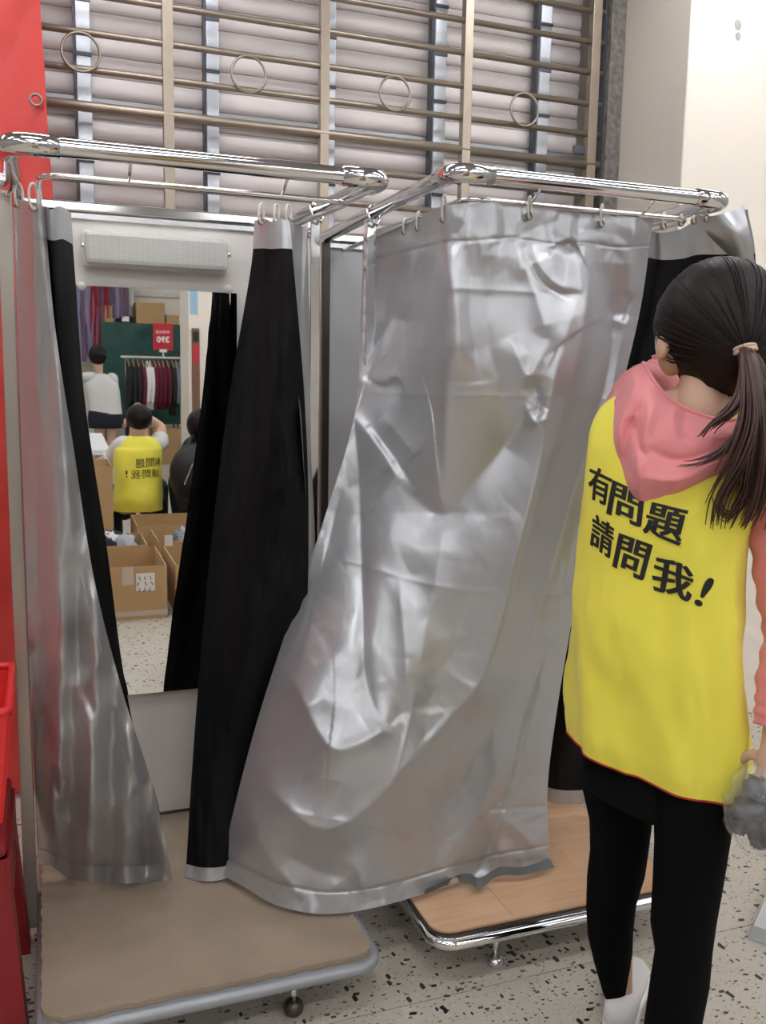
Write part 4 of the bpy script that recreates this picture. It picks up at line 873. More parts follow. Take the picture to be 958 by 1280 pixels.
# ponytail: locks of tapering strands
b = MB(); locks = [([(932, 436), (940, 480), (942, 530), (925, 580), (900, 625), (893, 664)], 34, 15), ([(934, 436), (948, 480), (955, 540), (950, 600), (938, 640), (925, 665)], 30, 15), ([(933, 436), (938, 480), (930, 530), (905, 562), (872, 578), (845, 580)], 8, 6),
                ([(936, 436), (955, 480), (968, 550), (972, 620), (965, 660)], 30, 15), ([(930, 438), (930, 480), (918, 510), (893, 530), (878, 548)], 22, 9), ([(934, 436), (945, 500), (948, 570), (925, 630), (905, 648), (892, 610)], 12, 8), ([(938, 436), (962, 500), (975, 560), (985, 640), (975, 690)], 40, 20)]
for li, (pp, cnt, sp) in enumerate(locks):
    base = cat(np.array(pp, float), 14)
    for s in range(int(cnt*1.5)):
        ox, oy, od = rr_.gauss(0, 1)*sp*.55, rr_.gauss(0, 1)*3, rr_.gauss(0, 1)*.012; ln = rr_.uniform(.62, 1.0); wv = rr_.uniform(0, 6)
        P = []
        for j, (x, y) in enumerate(base):
            t = j/13*ln; k = min(1, .22+t*1.5); jj = t*13; x0 = np.interp(jj, range(14), base[:, 0]); y0 = np.interp(jj, range(14), base[:, 1])
            P.append(AT(x0+ox*k+2*math.sin(wv+t*5)*t, y0+oy*k, 1.652-.05*math.sin(min(1, t*1.4)*PI*.7)+od*k+.005*li-.01))
        b.tube(P, [.0034*(1-.8*(j/13)**2) for j in range(14)], 5)
b.build('ponytail', 'hair_brown', wm, True)
b = MB(); b.tube([AT(931, 437, 1.66), AT(936, 452, 1.645), AT(941, 480, 1.625), AT(944, 520, 1.612), AT(942, 560, 1.612), AT(935, 600, 1.62)], [.014, .017, .022, .026, .022, .006], 18); b.build('ponytail_core', 'hair_brown', wm, True)
# shoes
for an, nm in ((anL, 0), (anR, 1)):
    f = np.array([.68, .733, 0]); sN = np.array([.733, -.68, 0]); c = np.array([an[0], an[1], 0])
    rg = []
    for t, w, h in ((-.062, .018, .045), (-.05, .032, .062), (-.01, .036, .066), (.04, .036, .058), (.10, .043, .046), (.15, .042, .036), (.185, .026, .026), (.195, .010, .018)):
        rg.append((c+f*t+np.array([0, 0, .012+h/2]), sN*w, np.array([0, 0, h/2])))
    V, F = loft(rg, 24, 2.5); s = mesh_obj('shoe', V, F, 'shoe', wm)
    rg = [(r[0]*np.array([1, 1, 0])+np.array([0, 0, .0095]), r[1]*1.06, np.array([0, 0, .009])) for r in rg]; V, F = loft(rg, 24, 4); mesh_obj('sole', V, F, 'shoe_sole', s)
# clear bag of packed clothes in her right hand, and a pale bundle low at the right edge
bg = thing('plastic_bag', tuple(AT(950, 1010, 1.60)), 'clear plastic bag stuffed with dark items, held beside the yellow vest hem', 'bag')
def blob(c, r, seed, amp, n=40, m=28):
    V = []; 
    for i in range(m+1):
        th = PI*i/m
        for k in range(n):
            d = Vector((math.sin(th)*math.cos(2*PI*k/n), math.sin(th)*math.sin(2*PI*k/n), math.cos(th))); s = 1+amp*(1-2*abs(mn.noise(d*2.3+Vector((seed, 0, 0)))))+amp*.6*mn.noise(d*6+Vector((0, seed, 0)))
            V.append((c[0]+d.x*r[0]*s, c[1]+d.y*r[1]*s, c[2]+d.z*r[2]*s))
    return V, [(i*n+k, (i+1)*n+k, (i+1)*n+(k+1) % n, i*n+(k+1) % n) for i in range(m) for k in range(n)]
V, F = blob(AT(956, 1012, 1.575), (.064, .064, .080), 3.1, .16, 60, 44); mesh_obj('film', V, F, 'plastic_bag', bg)
for k, (x, y, r) in enumerate(((938, 1015, .028), (962, 1035, .032), (950, 985, .024), (970, 1000, .03), (925, 1030, .018), (950, 1050, .016))):
    V, F = blob(AT(x, y, 1.575), (r, r, r*.9), 5+k, .3, 20, 14); mesh_obj('packed_item', V, F, 'plastic_fill', bg)
MB().tube([wrR+np.array([-.01, -.01, -.075]), AT(962, 960, 1.575), AT(958, 985, 1.575)], [.008, .014, .03], 12).build('bag_neck', 'plastic_bag', bg, True)
q0 = PZ(952, 1170, .0); nn = thing('folded_bag', (q0[0]+.12, q0[1], 0), 'pale grey folded plastic package lying on the floor at the right edge', 'package')
b = MB(); u = np.array([.80, .60, 0]); v = np.array([.6, -.8, 0]); c = np.array([PZ(936, 1160, .03)[0], PZ(936, 1160, .03)[1], 0]); z1_ = .035
b.hexa([tuple(c+np.array([0, 0, .001])), tuple(c+v*.17+np.array([0, 0, .001])), tuple(c+v*.17+u*.34+np.array([0, 0, .001])), tuple(c+u*.34+np.array([0, 0, .001]))]+[tuple(c+u*.01+v*.01+np.array([0, 0, z1_])), tuple(c+v*.16+u*.01+np.array([0, 0, z1_])), tuple(c+v*.16+u*.33+np.array([0, 0, z1_])), tuple(c+u*.33+v*.01+np.array([0, 0, z1_]))])
b.build('package_body', 'bag_grey', nn)

# ================================================================== WHAT THE MIRROR SHOWS (the shop behind the camera)
def pt(x, y, Y): return MR(x, y, Y=Y)
def flr(x, y): return MR(x, y, Z=0)
def carton(x0, x1, y0, y1, z0, z1, label, group=None, open_=True, flaps=(), name='carton', m='card'):
    t = thing(name, ((x0+x1)/2, (y0+y1)/2, z0), label, 'box', group); th = .006
    for a, b in (((x0, y0, z0), (x1, y0+th, z1)), ((x0, y1-th, z0), (x1, y1, z1)), ((x0, y0+th, z0), (x0+th, y1-th, z1)), ((x1-th, y0+th, z0), (x1, y1-th, z1))): MB().box(a, b).build('side', m, t)
    MB().box((x0+th, y0+th, z0), (x1-th, y1-th, z0+th)).build('base', 'card_in', t)
    if not open_:
        ym = (y0+y1)/2; MB().box((x0, y0, z1), (x1, ym-.001, z1+.005)).build('lid_flap', m, t); MB().box((x0, ym+.001, z1), (x1, y1, z1+.005)).build('lid_flap', m, t)
        MB().box((x0-.001, ym-.025, z1+.005), (x1+.001, ym+.025, z1+.006)).build('tape', 'tape', t)
    else:
        for s in flaps:                                # flap folded down outside
            if s == 'x1': MB().hexa([(x1+.002, y0, z1-.16), (x1+.10, y0, z1-.14), (x1+.10, y1, z1-.14), (x1+.002, y1, z1-.16), (x1, y0, z1-.004), (x1+.006, y0, z1), (x1+.006, y1, z1), (x1, y1, z1-.004)]).build('flap', m, t)
    return t
def clothes(x0, x1, y0, y1, z, h, mats, label, group, seed, name='folded_garment', n=5):
    r = random.Random(seed)
    for k in range(n):
        cx, cy = r.uniform(x0+.09, x1-.09), r.uniform(y0+.08, y1-.08); rx, ry = r.uniform(.07, .11), r.uniform(.06, .10)
        V, F = blob((cx, cy, z+h*.3), (rx, ry, h*.55), seed+k*3.3, .35, 22, 14)
        o = mesh_obj(name, V, F, mats[k % len(mats)], None, True, origin=(cx, cy, z)); tag(o, label, 'garment', group)
yF = float(flr(165, 775)[1]); A = flr(140, 776); B = flr(203, 768)
zt = float(MR(165, 709, Y=yF)[2])
c0 = carton(A[0]-.16, B[0]+.02, yF-.56, yF, .001, zt, 'open brown carton nearest the mirror with a white label and tape', 'open cartons on the floor', True)
p = MR(182, 727, Y=yF+.0); MB().box((p[0]-.05, yF+.0005, p[2]-.052), (p[0]+.05, yF+.002, p[2]+.048)).build('label_sheet', 'paper', c0)
ls = c0.children[-1]; rr2 = random.Random(11)
b = MB()
for i in range(3):
    for j in range(3):
        if rr2.random() < .8: x = p[0]-.035+j*.03; z = p[2]+.03-i*.032; b.tube([(x, yF+.003, z), (x+rr2.uniform(-.01, .014), yF+.003, z-.012), (x+rr2.uniform(-.01, .014), yF+.003, z-.02)], .0022, 5)
b.build('handwriting', 'ink', ls)
p = MR(160, 722, Y=yF); MB().box((p[0]-.03, yF+.0005, zt-.10), (p[0]+.03, yF+.002, zt+.001)).build('tape', 'tape', c0)
MB().box((A[0]-.16, yF+.0005, .02), (B[0]+.02, yF+.002, .05)).build('tape', 'tape', c0)
x1 = float(B[0])+.07
c1b = carton(x1, x1+.46, yF-.58, yF-.02, .001, zt-.005, 'open brown carton beside the labelled one, tape at its corner', 'open cartons on the floor', True)
MB().box((x1+.03, yF-.0195, zt-.12), (x1+.09, yF-.018, zt-.004)).build('tape', 'tape', c1b); MB().box((x1+.02, yF-.0195, .004), (x1+.08, yF-.018, .10)).build('tape', 'tape', c1b)
y2 = yF-.62
c2b = carton(A[0]-.16, B[0]-.02, y2-.42, y2, .001, zt, 'brown carton filled with folded clothes behind the labelled one', 'open cartons on the floor')
clothes(A[0]-.16, B[0]-.02, y2-.42, y2, zt-.12, .16, ['grey_cloth', 'navy', 'white_cloth', 'charcoal', 'slate'], 'folded garment heaped in the carton behind the labelled one', 'clothes in the second carton', 21, n=8)
c3b = carton(x1-.02, x1+.46, y2-.49, y2-.03, .001, zt+.005, 'brown carton with grey hangers and clothes on the right of the row', 'open cartons on the floor')
clothes(x1+.12, x1+.46, y2-.40, y2-.03, zt-.10, .16, ['grey_cloth', 'charcoal', 'grey_cloth', 'white_cloth', 'slate'], 'grey garment heaped in the carton on the right of the row', 'clothes in the right carton', 31, n=8)
p = MR(211, 675, Y=y2-.02); tg = MB().box((p[0]-.025, y2-.024, p[2]-.04), (p[0]+.025, y2-.021, p[2]+.03)).build('price_tag', 'paper', None, origin=(p[0], y2-.022, p[2])); tag(tg, 'white paper tag hanging over the rim of the right carton', 'tag')
y3 = y2-.56
c4b = carton(x1-.10, x1+.42, y3-.50, y3, .001, zt+.02, 'empty open brown carton in front of the kneeling man', 'open cartons on the floor')
p = pt(147, 575, y3-.15); q = pt(117, 640, y3-.15)
c5b = carton(float(q[0])-.16, float(pt(141, 600, y3-.15)[0]), y3-.62, y3-.15, .001, float(pt(125, 583, y3-.15)[2]), 'tall brown carton at the left beside the kneeling man', 'open cartons on the floor')
# white table edge and the dark things under it
p = pt(120, 545, -3.3)
t = thing('display_table', (float(p[0])-.2, -3.4, 0), 'white topped display table left of the kneeling man', 'table')
zt2 = float(p[2]); MB().hexa([(p[0]-.75, -3.7, zt2-.02), (p[0]+.08, -3.9, zt2-.06), (p[0]+.10, -3.0, zt2-.14), (p[0]-.75, -2.9, zt2-.10), (p[0]-.75, -3.7, zt2+.02), (p[0]+.08, -3.9, zt2-.02), (p[0]+.10, -3.0, zt2-.10), (p[0]-.75, -2.9, zt2-.06)]).build('table_top', 'white_paint', t)
for lx, ly in ((p[0]-.7, -3.6), (p[0]+.04, -3.8), (p[0]+.04, -3.1), (p[0]-.7, -3.0)): MB().box((lx-.02, ly-.02, 0), (lx+.02, ly+.02, zt2-.13)).build('leg', 'painted_grey', t)
# ---------------- kneeling man in the yellow vest
YM = -2.05
def P_(x, y, dy=0): return pt(x, y, YM+dy)
sh_c = P_(174, 552); k = abs(float(P_(205, 560)[0]-P_(145, 560)[0]))
mn_ = thing('person', (float(sh_c[0]), YM, 0), 'short-haired man in a yellow lettered vest crouching behind the cartons, arm raised', 'person')
c = lambda p: np.array(p, float)
head = c(P_(174, 529)); neck = c(P_(173, 543)); chest = c(P_(172, 565)); belly = c(P_(172, 600, .02)); hip = c(P_(172, 628, .05)); hip[2] = max(hip[2], .28)
sL, sR = c(P_(152, 556)), c(P_(198, 555))
eR = c(P_(203, 535, -.12)); wR = c(P_(183, 520, -.16)); eL = c(P_(140, 570, -.10)); wL = c(P_(118, 580, -.12))
kL = hip+np.array([-.16, -.34, .02]); kR = hip+np.array([.18, -.30, .06]); aL = np.array([kL[0], kL[1]+.22, .06]); aR = np.array([kR[0], kR[1]+.12, .06]); kL[2] = .36; kR[2] = .42
BV = [V3(hip, .13), V3(belly, .13), V3(chest, .14), V3(neck, .055), V3(head, .085), V3(head+np.array([0, 0, .06]), .075), V3(sR, .06), V3(eR, .042), V3(wR, .028), V3(sL, .06), V3(eL, .042), V3(wL, .028),
      V3(hip+np.array([-.1, 0, -.02]), .10), V3(kL, .065), V3(aL, .042), V3(hip+np.array([.1, 0, -.02]), .10), V3(kR, .065), V3(aR, .042)]
BE = [(0, 1), (1, 2), (2, 3), (3, 4), (4, 5), (2, 6), (6, 7), (7, 8), (2, 9), (9, 10), (10, 11), (0, 12), (12, 13), (13, 14), (0, 15), (15, 16), (16, 17)]
hand(8, wR, (-.5, -.1, .7), (0, .3, .9), .5, .9); hand(11, wL, (-.8, -.1, -.2), (0, .2, .9), .5, .9)
skin_body('body', BV, BE, 'skin', mn_)
V, F = blob(head+np.array([0, .012, .045]), (.094, .104, .098), 7, .03, 40, 30); mesh_obj('hair', V, F, 'hair', mn_)
for s in (-1, 1): MB().ell(head+np.array([s*.098, -.01, .0]), (.014, .022, .034), 10, 8).build('ear', 'skin', mn_, True)
def simple_sleeve(pts, rr_, m, nm='sleeve', par=None):
    C = cat(np.array([list(p)+[r_] for p, r_ in zip(pts, rr_)]), 24); return MB().tube([q[:3] for q in C], list(C[:, 3]), 18).build(nm, m, par, True)
simple_sleeve([sR+np.array([-.05, 0, 0]), sR+np.array([.01, 0, 0]), sR*.55+eR*.45], [.06, .062, .06], 'white_cloth', par=mn_)
simple_sleeve([sL+np.array([.05, 0, 0]), sL, eL, eL*.6+wL*.4], [.06, .062, .06, .05], 'white_cloth', par=mn_)
hw = k*.5
vr = [(hip+np.array([0, 0, -.05]), hw*1.06, .16), (hip+np.array([0, 0, .04]), hw*1.05, .165), (belly, hw*1.0, .16), (chest, hw*1.0, .155), (sh_c+np.array([0, 0, -.03]), hw*.92, .13), (sh_c+np.array([0, 0, .02]), hw*.72, .10), (sh_c+np.array([0, 0, .045]), hw*.36, .075)]
CC = cat(np.array([list(a)+[b, d] for a, b, d in vr]), 40); V, F = loft([(q[:3], np.array([q[3], 0, 0]), np.array([0, q[4], 0])) for q in CC], 60, 2.4, (False, False)); V = np.array(V); V += (np.array(V)-np.array([chest[0], YM, 0]))*np.array([1, 1, 0])*(.04*vnoise(np.stack([V[:, 0]*6, V[:, 2]*5], -1), 1, 5))[:, None]
mv = mesh_obj('vest', V, F, 'yellow', mn_)
bv2 = BVHTree.FromPolygons([tuple(v) for v in V], [tuple(f) for f in F])
def on_vest2(x, z):
    l, n_, i_, d_ = bv2.ray_cast(Vector((x, YM+1.5, z)), Vector((0, -1, 0))); return l+Vector((0, .003, 0)) if l else None
def q2(x0, x1, z0, z1): return [(x0, z1), (x1, z1), (x1, z0), (x0, z0)]
# seen directly (not in the mirror) the lines read from left to right, so +X is the reader's left
X = lambda px, py=575: float(P_(px, py)[0]); Z = lambda py: float(P_(175, py)[2])
lettering('lettering', mv, on_vest2, [(ch, q2(X(a), X(b_), Z(y1), Z(y0))) for ch, a, b_, y0, y1 in (('有', 199, 191, 570, 580), ('問', 190, 180, 570, 581), ('題', 178, 167, 571, 582), ('請', 196, 187, 584, 594), ('問', 185, 175, 584, 594), ('我', 173, 161, 584, 595), ('!', 157, 154.5, 585, 593))], off=0.0, bold=())
simple_sleeve([hip+np.array([-.1, 0, -.02]), kL, aL], [.115, .085, .06], 'navy', 'trouser_leg', mn_); simple_sleeve([hip+np.array([.1, 0, -.02]), kR, aR], [.115, .085, .06], 'navy', 'trouser_leg', mn_)
for a in (aL, aR): V, F = loft([(a+np.array([0, t_, -.03]), np.array([w_2, 0, 0]), np.array([0, 0, .03])) for t_, w_2 in ((.08, .02), (.06, .04), (0, .042), (-.1, .045), (-.17, .035), (-.19, .015))], 16); mesh_obj('shoe', V, F, 'shoe', mn_)
# ---------------- woman in the white T-shirt by the wall
YW = -6.9
def W_(x, y, dy=0): return c(pt(x, y, YW+dy))
ws = W_(127, 478); ww = thing('person', (float(ws[0]), YW, 0), 'standing woman in a white T-shirt and navy shorts reaching to the left, far back', 'person')
head = W_(121, 447); neck = W_(124, 464); chest = W_(129, 490); hip = W_(131, 515); sL, sR = W_(113, 471), W_(141, 473); eL, wL = W_(104, 472, -.1), W_(96, 466, -.3); eR, wR = W_(142, 495, -.12), W_(128, 488, -.35)
kL, aL = W_(126, 548), W_(129, 575); kR, aR = W_(139, 548), W_(138, 573); aL[2] = aR[2] = .07; sc_ = float(ws[2])
BV = [V3(hip, .13), V3((hip+chest)/2, .11), V3(chest, .12), V3(neck, .05), V3(head, .085), V3(head+np.array([0, 0, .05]), .075), V3(sR, .055), V3(eR, .04), V3(wR, .026), V3(sL, .055), V3(eL, .04), V3(wL, .026), V3(hip+np.array([-.08, 0, -.08]), .09), V3(kL, .058), V3(aL, .036), V3(hip+np.array([.08, 0, -.08]), .09), V3(kR, .058), V3(aR, .036)]
BE = [(0, 1), (1, 2), (2, 3), (3, 4), (4, 5), (2, 6), (6, 7), (7, 8), (2, 9), (9, 10), (10, 11), (0, 12), (12, 13), (13, 14), (0, 15), (15, 16), (16, 17)]
hand(8, wR, (-.3, -1, 0), (0, 0, 1), .5, .9); hand(11, wL, (-.4, -.9, 0), (0, 0, 1), .5, .9)
skin_body('body', BV, BE, 'skin', ww)
MB().ell(head+np.array([.01, .012, .03]), (.108, .118, .125), 20, 14).ell(head+np.array([.05, .09, .02]), (.06, .06, .05), 14, 10).build('hair', 'hair', ww, True)
tr = [(hip+np.array([.01, 0, -.02]), .20, .14), (hip+np.array([0, 0, .12]), .195, .135), (chest, .20, .135), (ws+np.array([0, 0, -.02]), .19, .115), (W_(127, 470), .10, .085), (W_(125, 467), .06, .06)]
CC = cat(np.array([list(a)+[b, d] for a, b, d in tr]), 30); V, F = loft([(q[:3], np.array([q[3], 0, 0]), np.array([0, q[4], 0])) for q in CC], 48, 2.3, (False, False)); mesh_obj('t_shirt', V, F, 'white_cloth', ww)
simple_sleeve([sL+np.array([.06, 0, 0]), sL, eL*.8+sL*.2], [.055, .062, .062], 'white_cloth', par=ww); simple_sleeve([sR+np.array([-.05, 0, 0]), sR, sR*.4+eR*.6], [.055, .062, .062], 'white_cloth', par=ww)
V, F = loft([(hip+np.array([0, 0, .10]), (.18, 0, 0), (0, .125, 0)), (hip+np.array([0, 0, -.08]), (.205, 0, 0), (0, .15, 0)), (W_(132, 535), (.20, 0, 0), (0, .14, 0))], 40); mesh_obj('shorts', V, F, 'navy', ww)
for a in (aL, aR): V, F = loft([(a+np.array([0, t_, -.035]), np.array([w_2, 0, 0]), np.array([0, 0, .032])) for t_, w_2 in ((.08, .02), (.06, .04), (0, .042), (-.1, .045), (-.17, .035), (-.19, .015))], 16); mesh_obj('shoe', V, F, 'shoe', ww)
# ---------------- person in black with a backpack, cut off by the curtain
YB_ = -1.9; q = c(pt(246, 560, YB_)); pb = thing('person', (float(q[0])+.05, YB_, 0), 'crouching person in black clothes with a black backpack, half hidden', 'person')
hd2 = c(pt(250, 534, YB_)); ch2 = c(pt(254, 575, YB_)); hp2 = c(pt(252, 625, YB_)); hp2[2] = max(hp2[2], .25); sl2, sr2 = c(pt(240, 560, YB_)), c(pt(276, 560, YB_))
BV = [V3(hp2, .13), V3(ch2, .13), V3(hd2+np.array([0, 0, -.10]), .05), V3(hd2, .08), V3(hd2+np.array([0, 0, .05]), .07), V3(sl2, .06), V3(sl2+np.array([-.06, -.12, -.22]), .045), V3(sl2+np.array([.0, -.32, -.25]), .03), V3(sr2, .06), V3(sr2+np.array([.03, -.12, -.22]), .045), V3(sr2+np.array([-.03, -.32, -.25]), .03),
      V3(hp2+np.array([-.12, -.3, .1]), .07), V3((hp2[0]-.12, hp2[1]-.15, .06), .042), V3(hp2+np.array([.12, -.3, .1]), .07), V3((hp2[0]+.12, hp2[1]-.15, .06), .042)]
BE = [(0, 1), (1, 2), (2, 3), (3, 4), (1, 5), (5, 6), (6, 7), (1, 8), (8, 9), (9, 10), (0, 11), (11, 12), (0, 13), (13, 14)]
hand(7, BV[7][:3], (.1, -1, 0), (1, 0, 0), .5, .9); hand(10, BV[10][:3], (-.1, -1, 0), (-1, 0, 0), .5, .9)
skin_body('body', BV, BE, 'skin', pb)
MB().ell(hd2+np.array([0, .01, .02]), (.10, .11, .12), 20, 14).build('hair', 'hair', pb, True)
simple_sleeve([hp2+np.array([0, 0, -.08]), hp2, ch2, ch2+np.array([0, 0, .12]), hd2+np.array([0, 0, -.10])], [.15, .18, .17, .15, .06], 'charcoal', 'jacket', pb)
simple_sleeve([sl2+np.array([.05, 0, 0]), sl2, BV[6][:3], np.array(BV[7][:3])+np.array([0, .04, 0])], [.07, .075, .06, .04], 'charcoal', par=pb); simple_sleeve([sr2+np.array([-.05, 0, 0]), sr2, BV[9][:3], np.array(BV[10][:3])+np.array([0, .04, 0])], [.07, .075, .06, .04], 'charcoal', par=pb)
simple_sleeve([hp2+np.array([-.06, 0, 0]), BV[11][:3], (BV[12][0], BV[12][1], .1)], [.12, .09, .06], 'charcoal', 'trouser_leg', pb); simple_sleeve([hp2+np.array([.06, 0, 0]), BV[13][:3], (BV[14][0], BV[14][1], .1)], [.12, .09, .06], 'charcoal', 'trouser_leg', pb)
bp_ = c(pt(224, 590, YB_+.05)); bpk = thing('backpack', tuple(bp_+np.array([.06, .16, -.16])), 'black backpack with a grey zip on the half hidden person', 'backpack')
V, F = blob(bp_+np.array([.07, .14, .0]), (.15, .13, .21), 2.2, .06, 30, 20); mesh_obj('bag_body', V, F, 'black_bag', bpk)
b = MB(); b.tube([bp_+np.array([-.0+.02*t, .27, -.06+.05*t]) for t in range(4)], .004, 6); b.build('zip', 'grey_cloth', bpk)
simple_sleeve([bp_+np.array([.04, .14, .2]), bp_+np.array([.1, .03, .26]), bp_+np.array([.14, -.04, .12])], [.014, .016, .014], 'black_bag', 'strap', bpk)
# ---------------- clothes rail with hanging garments, price sign
YR = -8.3
def D_(x, y, dy=0): return c(pt(x, y, YR+dy))
a, b2 = D_(151, 446), D_(238, 448); zb_ = float((a[2]+b2[2])/2)
rk = thing('clothes_rack', (float(a[0]+b2[0])/2, YR, 0), 'white garment rail on chrome uprights along the far wall', 'clothes rack')
MB().tube([(a[0], YR, zb_), (b2[0], YR, zb_)], .016, 10).build('rail', 'white_paint', rk, True)
for x in (D_(157, 450)[0], D_(235, 450)[0]):
    MB().tube([(x, YR, .02), (x, YR, zb_)], .014, 10).build('upright', 'chrome_dull', rk, True); MB().box((x-.02, YR-.28, .0), (x+.02, YR+.28, .03)).build('base_foot', 'chrome_dull', rk)
def garment(x, m, zlow, w, label, i):
    t = thing('hanging_garment', (x, YR, zb_), label, 'garment', 'garments on the rail')
    dep = .21; rg = [(0, .015, .03), (.05, .018, .06), (.09, w*.8, dep), (.16, w, dep*1.02), (.5, w*1.1, dep*.9), (zb_-.06-zlow, w*1.25, dep*.98)]
    V, F = loft([((x+.008*math.sin(i*2+z_*9), YR, zb_-.05-z_), (ww_, 0, 0), (0, dd_, 0)) for z_, ww_, dd_ in rg], 20, 2.2); mesh_obj('cloth', V, F, m, t)
    simple_sleeve([(x, YR+dep*.95, zb_-.14), (x+.012, YR+dep*1.12, zb_-.35), (x, YR+dep*1.08, max(zlow+.02, zb_-.62))], [w*.8, w*.75, w*.55], m, 'sleeve', t)
    MB().tube([(x, YR, zb_-.05), (x, YR, zb_+.0), (x, YR+.02, zb_+.022), (x, YR+.036, zb_+.0)], .004, 6).tube([(x, YR-.2, zb_-.13), (x, YR, zb_-.045), (x, YR+.2, zb_-.13)], .007, 6).build('hanger', 'card', t)
gl = [(160, 'charcoal', 545), (166, 'charcoal', 540), (172, 'charcoal', 535), (178, 'maroon', 512), (183, 'sign_white', 510), (188, 'sign_white', 512), (193, 'maroon', 512), (198, 'maroon', 510), (203, 'maroon', 512), (209, 'maroon', 510), (215, 'charcoal', 520), (220, 'slate', 505), (225, 'slate', 510), (230, 'denim', 508), (235, 'denim', 512)]
nm_ = {'charcoal': 'long charcoal coat', 'maroon': 'maroon jacket', 'sign_white': 'white shirt', 'slate': 'grey-blue jacket', 'denim': 'blue-grey shirt'}
pos_ = ['at the left end of the rail', 'second from the left end of the rail', 'third from the left end of the rail', 'between the black coats and the white shirts', 'beside the black and maroon coats, left of the two', 'right of the other white shirt', 'touching the white shirts on their right', 'second right of the white shirts, under the sign', 'third right of the white shirts', 'last maroon one before the dark coat', 'between maroon and grey-blue jackets', 'beside the dark coat on its right', 'fourth from the right end, next to the blue ones', 'second from the right end of the rail', 'at the right end of the rail']
for i, (px, m, py) in enumerate(gl):
    q = D_(px, 460); garment(float(q[0]), m, float(D_(px, py)[2]), .042, nm_[m]+' '+pos_[i], i)
s0, s1 = D_(191, 404), D_(216, 438); sg = thing('price_sign', (float(s0[0]+s1[0])/2, YR+.02, float(zb_)), 'red price sign with white figures standing on the garment rail', 'sign')
MB().box((s0[0], YR+.015, s1[2]), (s1[0], YR+.03, s0[2])).build('sign_board', 'sign_red', sg)
xm = float(s0[0]+s1[0])/2; MB().box((xm-.05, YR+.005, s1[2]-.03), (xm+.05, YR+.04, s1[2]+.012)).tube([(xm, YR+.02, zb_), (xm, YR+.02, s1[2])], .012, 8).build('sign_clip', 'white_paint', sg)
flat = lambda x, z: Vector((x, YR+.033, z)); wX = float(s1[0]-s0[0]); hZ = float(s0[2]-s1[2]); xa = float(s1[0]); za = float(s1[2])
def sq_(u0, u1, v0, v1): return q2(xa-u0*wX, xa-u1*wX, za+v0*hZ, za+v1*hZ)
lettering('sign_text', sg, flat, [(ch, sq_(.15+.185*i, .15+.185*i+.16, .62, .74)) for i, ch in enumerate('特價商品')], 'sign_white', .0, ())
lettering('sign_figures', sg, flat, [(ch, sq_(.18+.22*i, .18+.22*i+.2, .28, .52)) for i, ch in enumerate('390')], 'sign_white', .035, ())
# base box under the garments, dark green sheet over the shelving, things on top of it
e0, e1 = D_(192, 537, .3), D_(236, 560, .3)
t = carton(float(e0[0]), float(e1[0]), YR-.15, YR+.30, .001, max(.25, float(e0[2])), 'long brown carton on the floor under the garment rail', None, False)
YS = -9.0
def S_(x, y, dy=0): return c(pt(x, y, YS+dy))
g0, g1 = S_(126, 403), S_(225, 403); t = thing('storage_shelf', (float(g0[0]+g1[0])/2, YS-.2, 0), 'tall shelf covered by a dark green sheet, cartons on top', 'shelf')
zs = float(S_(175, 404)[2]); MB().box((g0[0]+.02, YS-.5, zs-.04), (g1[0]-.02, YS-.03, zs-.01)).build('top_board', 'white_paint', t)
for x in (g0[0]+.04, g1[0]-.04):
    for y in (YS-.48, YS-.06): MB().box((x-.015, y-.015, 0), (x+.015, y+.015, zs-.04)).build('upright', 'dark_steel', t)
u, v = np.meshgrid(np.linspace(g0[0], g1[0], 60), np.linspace(zs, .5, 50)); Y_ = YS+.02*np.sin(u*9+v*2)+.02*vnoise(np.stack([u*4, v*3], -1), 1, 4)
mesh_obj('green_sheet', np.stack([u, Y_, v], -1).reshape(-1, 3), gridF(50, 60), 'green_tarp', t)
def top_box(xa, xb, ya, label, m='card', name='carton'):
    A_, B_ = S_(xa, ya, -.05), S_(xb, 404, -.05); return carton(float(A_[0]), float(B_[0]), YS-.40, YS-.05, zs-.008, float(A_[2]), label, None, False, name=name, m=m)
top_box(129, 142, 382, 'small tan carton standing at the left end of the green shelf')
top_box(170, 206, 378, 'large pale carton on top of the green shelf behind the red sign')
top_box(208, 224, 394, 'low tan carton at the right end on top of the green shelf')
A_, B_ = S_(146, 394, -.05), S_(168, 404, -.05); V, F = loft([((float(A_[0]+B_[0])/2, YS-.2, z_), ((float(B_[0]-A_[0])/2)*s_, 0, 0), (0, .16*s_, 0)) for z_, s_ in ((zs-.009, .95), (zs+.03, 1), (float(A_[2])-.02, .98), (float(A_[2]), .8))], 28, 3.4)
nb2 = thing('storage_bag', (float(A_[0]+B_[0])/2, YS-.2, zs-.009), 'navy fabric bag with a white patch lying on the green shelf', 'bag'); mesh_obj('bag_body', V, F, 'navy', nb2)
MB().box((float(A_[0])+.07, YS-.042, zs+.02), (float(A_[0])+.17, YS-.036, zs+.09)).build('patch', 'sign_white', nb2)
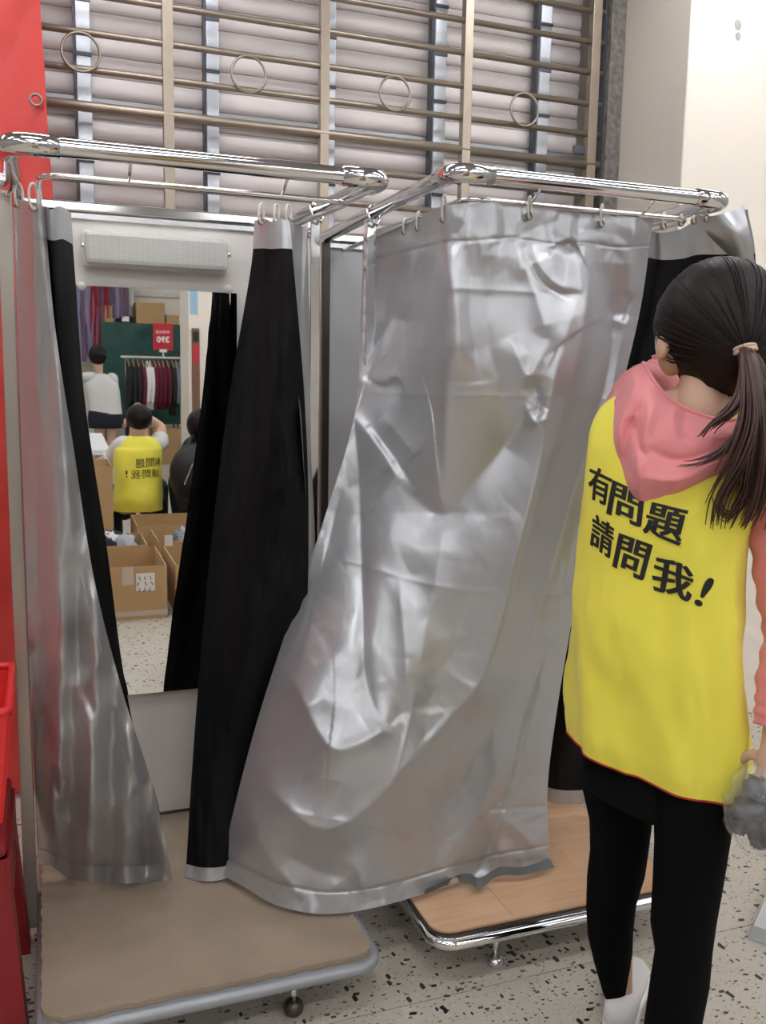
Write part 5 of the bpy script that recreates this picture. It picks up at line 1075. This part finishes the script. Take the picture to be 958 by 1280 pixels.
# crowd of clothes hanging high at the left
ph = thing('high_rail', (float(S_(115, 340)[0]), YS-.1, float(S_(115, 350)[2])), 'high chrome rail on wall brackets at the upper left of the mirror view', 'clothes rail')
hx0, hx1 = float(S_(60, 345, -.1)[0]), float(S_(158, 345, -.1)[0]); hz_ = float(S_(115, 345, -.1)[2])
MB().tube([(hx0, YS-.1, hz_), (hx1, YS-.1, hz_)], .015, 10).build('rail', 'chrome', ph, True)
for x in (hx0+.1, hx1-.1): MB().tube([(x, YS-.1, hz_), (x, RY0, hz_)], .012, 8).build('bracket', 'chrome', ph, True)
cols = [('mauve', 'mauve scarf'), ('lilac', 'lilac scarf'), ('mauve', 'plum shawl'), ('lilac', 'grey-lilac shawl'), ('crimson', 'crimson scarf'), ('mauve', 'dusky mauve scarf'), ('crimson', 'red and pink shawl'), ('mauve', 'plum scarf'), ('lilac', 'pale violet scarf'), ('mauve', 'dark mauve shawl')]
xs = np.linspace(88, 154, 10); rr3 = random.Random(9)
for i, x in enumerate(xs):
    q = S_(x, 350, -.1); zl = float(S_(x, 452 if x < 126 else 398, -.1)[2]); w = .055
    u, v = np.meshgrid(np.linspace(-w, w, 14), np.linspace(hz_+.012, zl, 40)); yy = YS-.1+.045+.022*np.sin(u*90+i)+.012*vnoise(np.stack([u*20, v*5], -1), 1, i)
    o = mesh_obj('hanging_scarf', np.stack([u*(1+.3*np.sin(v*5+i))+float(q[0]), yy, v], -1).reshape(-1, 3), gridF(40, 14), cols[i][0], None, True, origin=(float(q[0]), YS-.1, hz_))
    o['label'] = cols[i][1]+(' hanging at the left end of the high rail', ' second on the high rail', ' third on the high rail', ' hanging above the woman in white', ' above the white T-shirt woman', ' left of the small tan carton', ' brightest one on the high rail', ' behind the small tan carton', ' above the navy bag', ' at the right end of the high rail')[i]; o['category'] = 'scarf'; o['group'] = 'scarves on the high rail'
# white pipe, wall track and the narrow board leaning at the right
p = S_(163, 380, -.3); tag(MB().tube([(p[0], YS-.3, .0), (p[0], YS-.3, RZ-.01)], .05, 16).build('wall_pipe', 'white_paint', None, True, origin=(p[0], YS-.3, 0)), 'thick white pipe running up the far wall beside the scarves', 'pipe')
p0, p1 = S_(163, 366, -.4), S_(238, 369, -.4); tr_ = thing('wall_track', (float(p0[0]+p1[0])/2, RY0, float(p0[2])), 'long white wall mounted track above the cartons', 'track')
MB().box((p0[0], RY0+.001, p0[2]-.03), (p1[0], RY0+.06, p0[2]+.03)).build('track_body', 'white_paint', tr_)
for k in range(3): x = float(p0[0]+(p1[0]-p0[0])*(.2+.3*k)); MB().box((x-.02, RY0+.06, p0[2]-.02), (x+.02, RY0+.085, p0[2]+.035)).build('track_clip', 'sign_white', tr_)
YN = -6.0
p0, p1 = c(pt(240, 410, YN)), c(pt(247, 516, YN)); nbd = thing('narrow_board', (float(p0[0]+p1[0])/2, YN, float(p1[2])), 'tall narrow brown and red board fixed to the pillar at the right', 'board')
xq = float(c(pt(236, 450, YN-.05))[0]); struct(MB().box((xq, YN-.75, 0), (xq+1.1, YN-.04, RZ)).build('pillar', 'plaster_cream'))
MB().box((p0[0], YN-.04, p1[2]), (p0[0]+.09, YN, p0[2]), bev=.01).build('board_body', 'wood_brown', nbd)
zz2 = float(p0[2]-p1[2]); MB().box((p0[0]+.008, YN, p1[2]+zz2*.58), (p0[0]+.082, YN+.003, p1[2]+zz2*.80)).build('red_field', 'sign_red', nbd); MB().box((p0[0]+.012, YN, p1[2]+zz2*.84), (p0[0]+.078, YN+.003, p1[2]+zz2*.96)).build('dark_field', 'ink', nbd)
p = c(pt(243, 375, YN)); tag(MB().box((p[0]-.045, YN-.0395, p[2]-.16), (p[0]+.045, YN-.034, p[2]+.16)).build('blue_strip', 'blue_sheet', None, origin=(p[0], YN-.036, p[2])), 'pale blue paper strip stuck high on the pillar', 'paper strip')
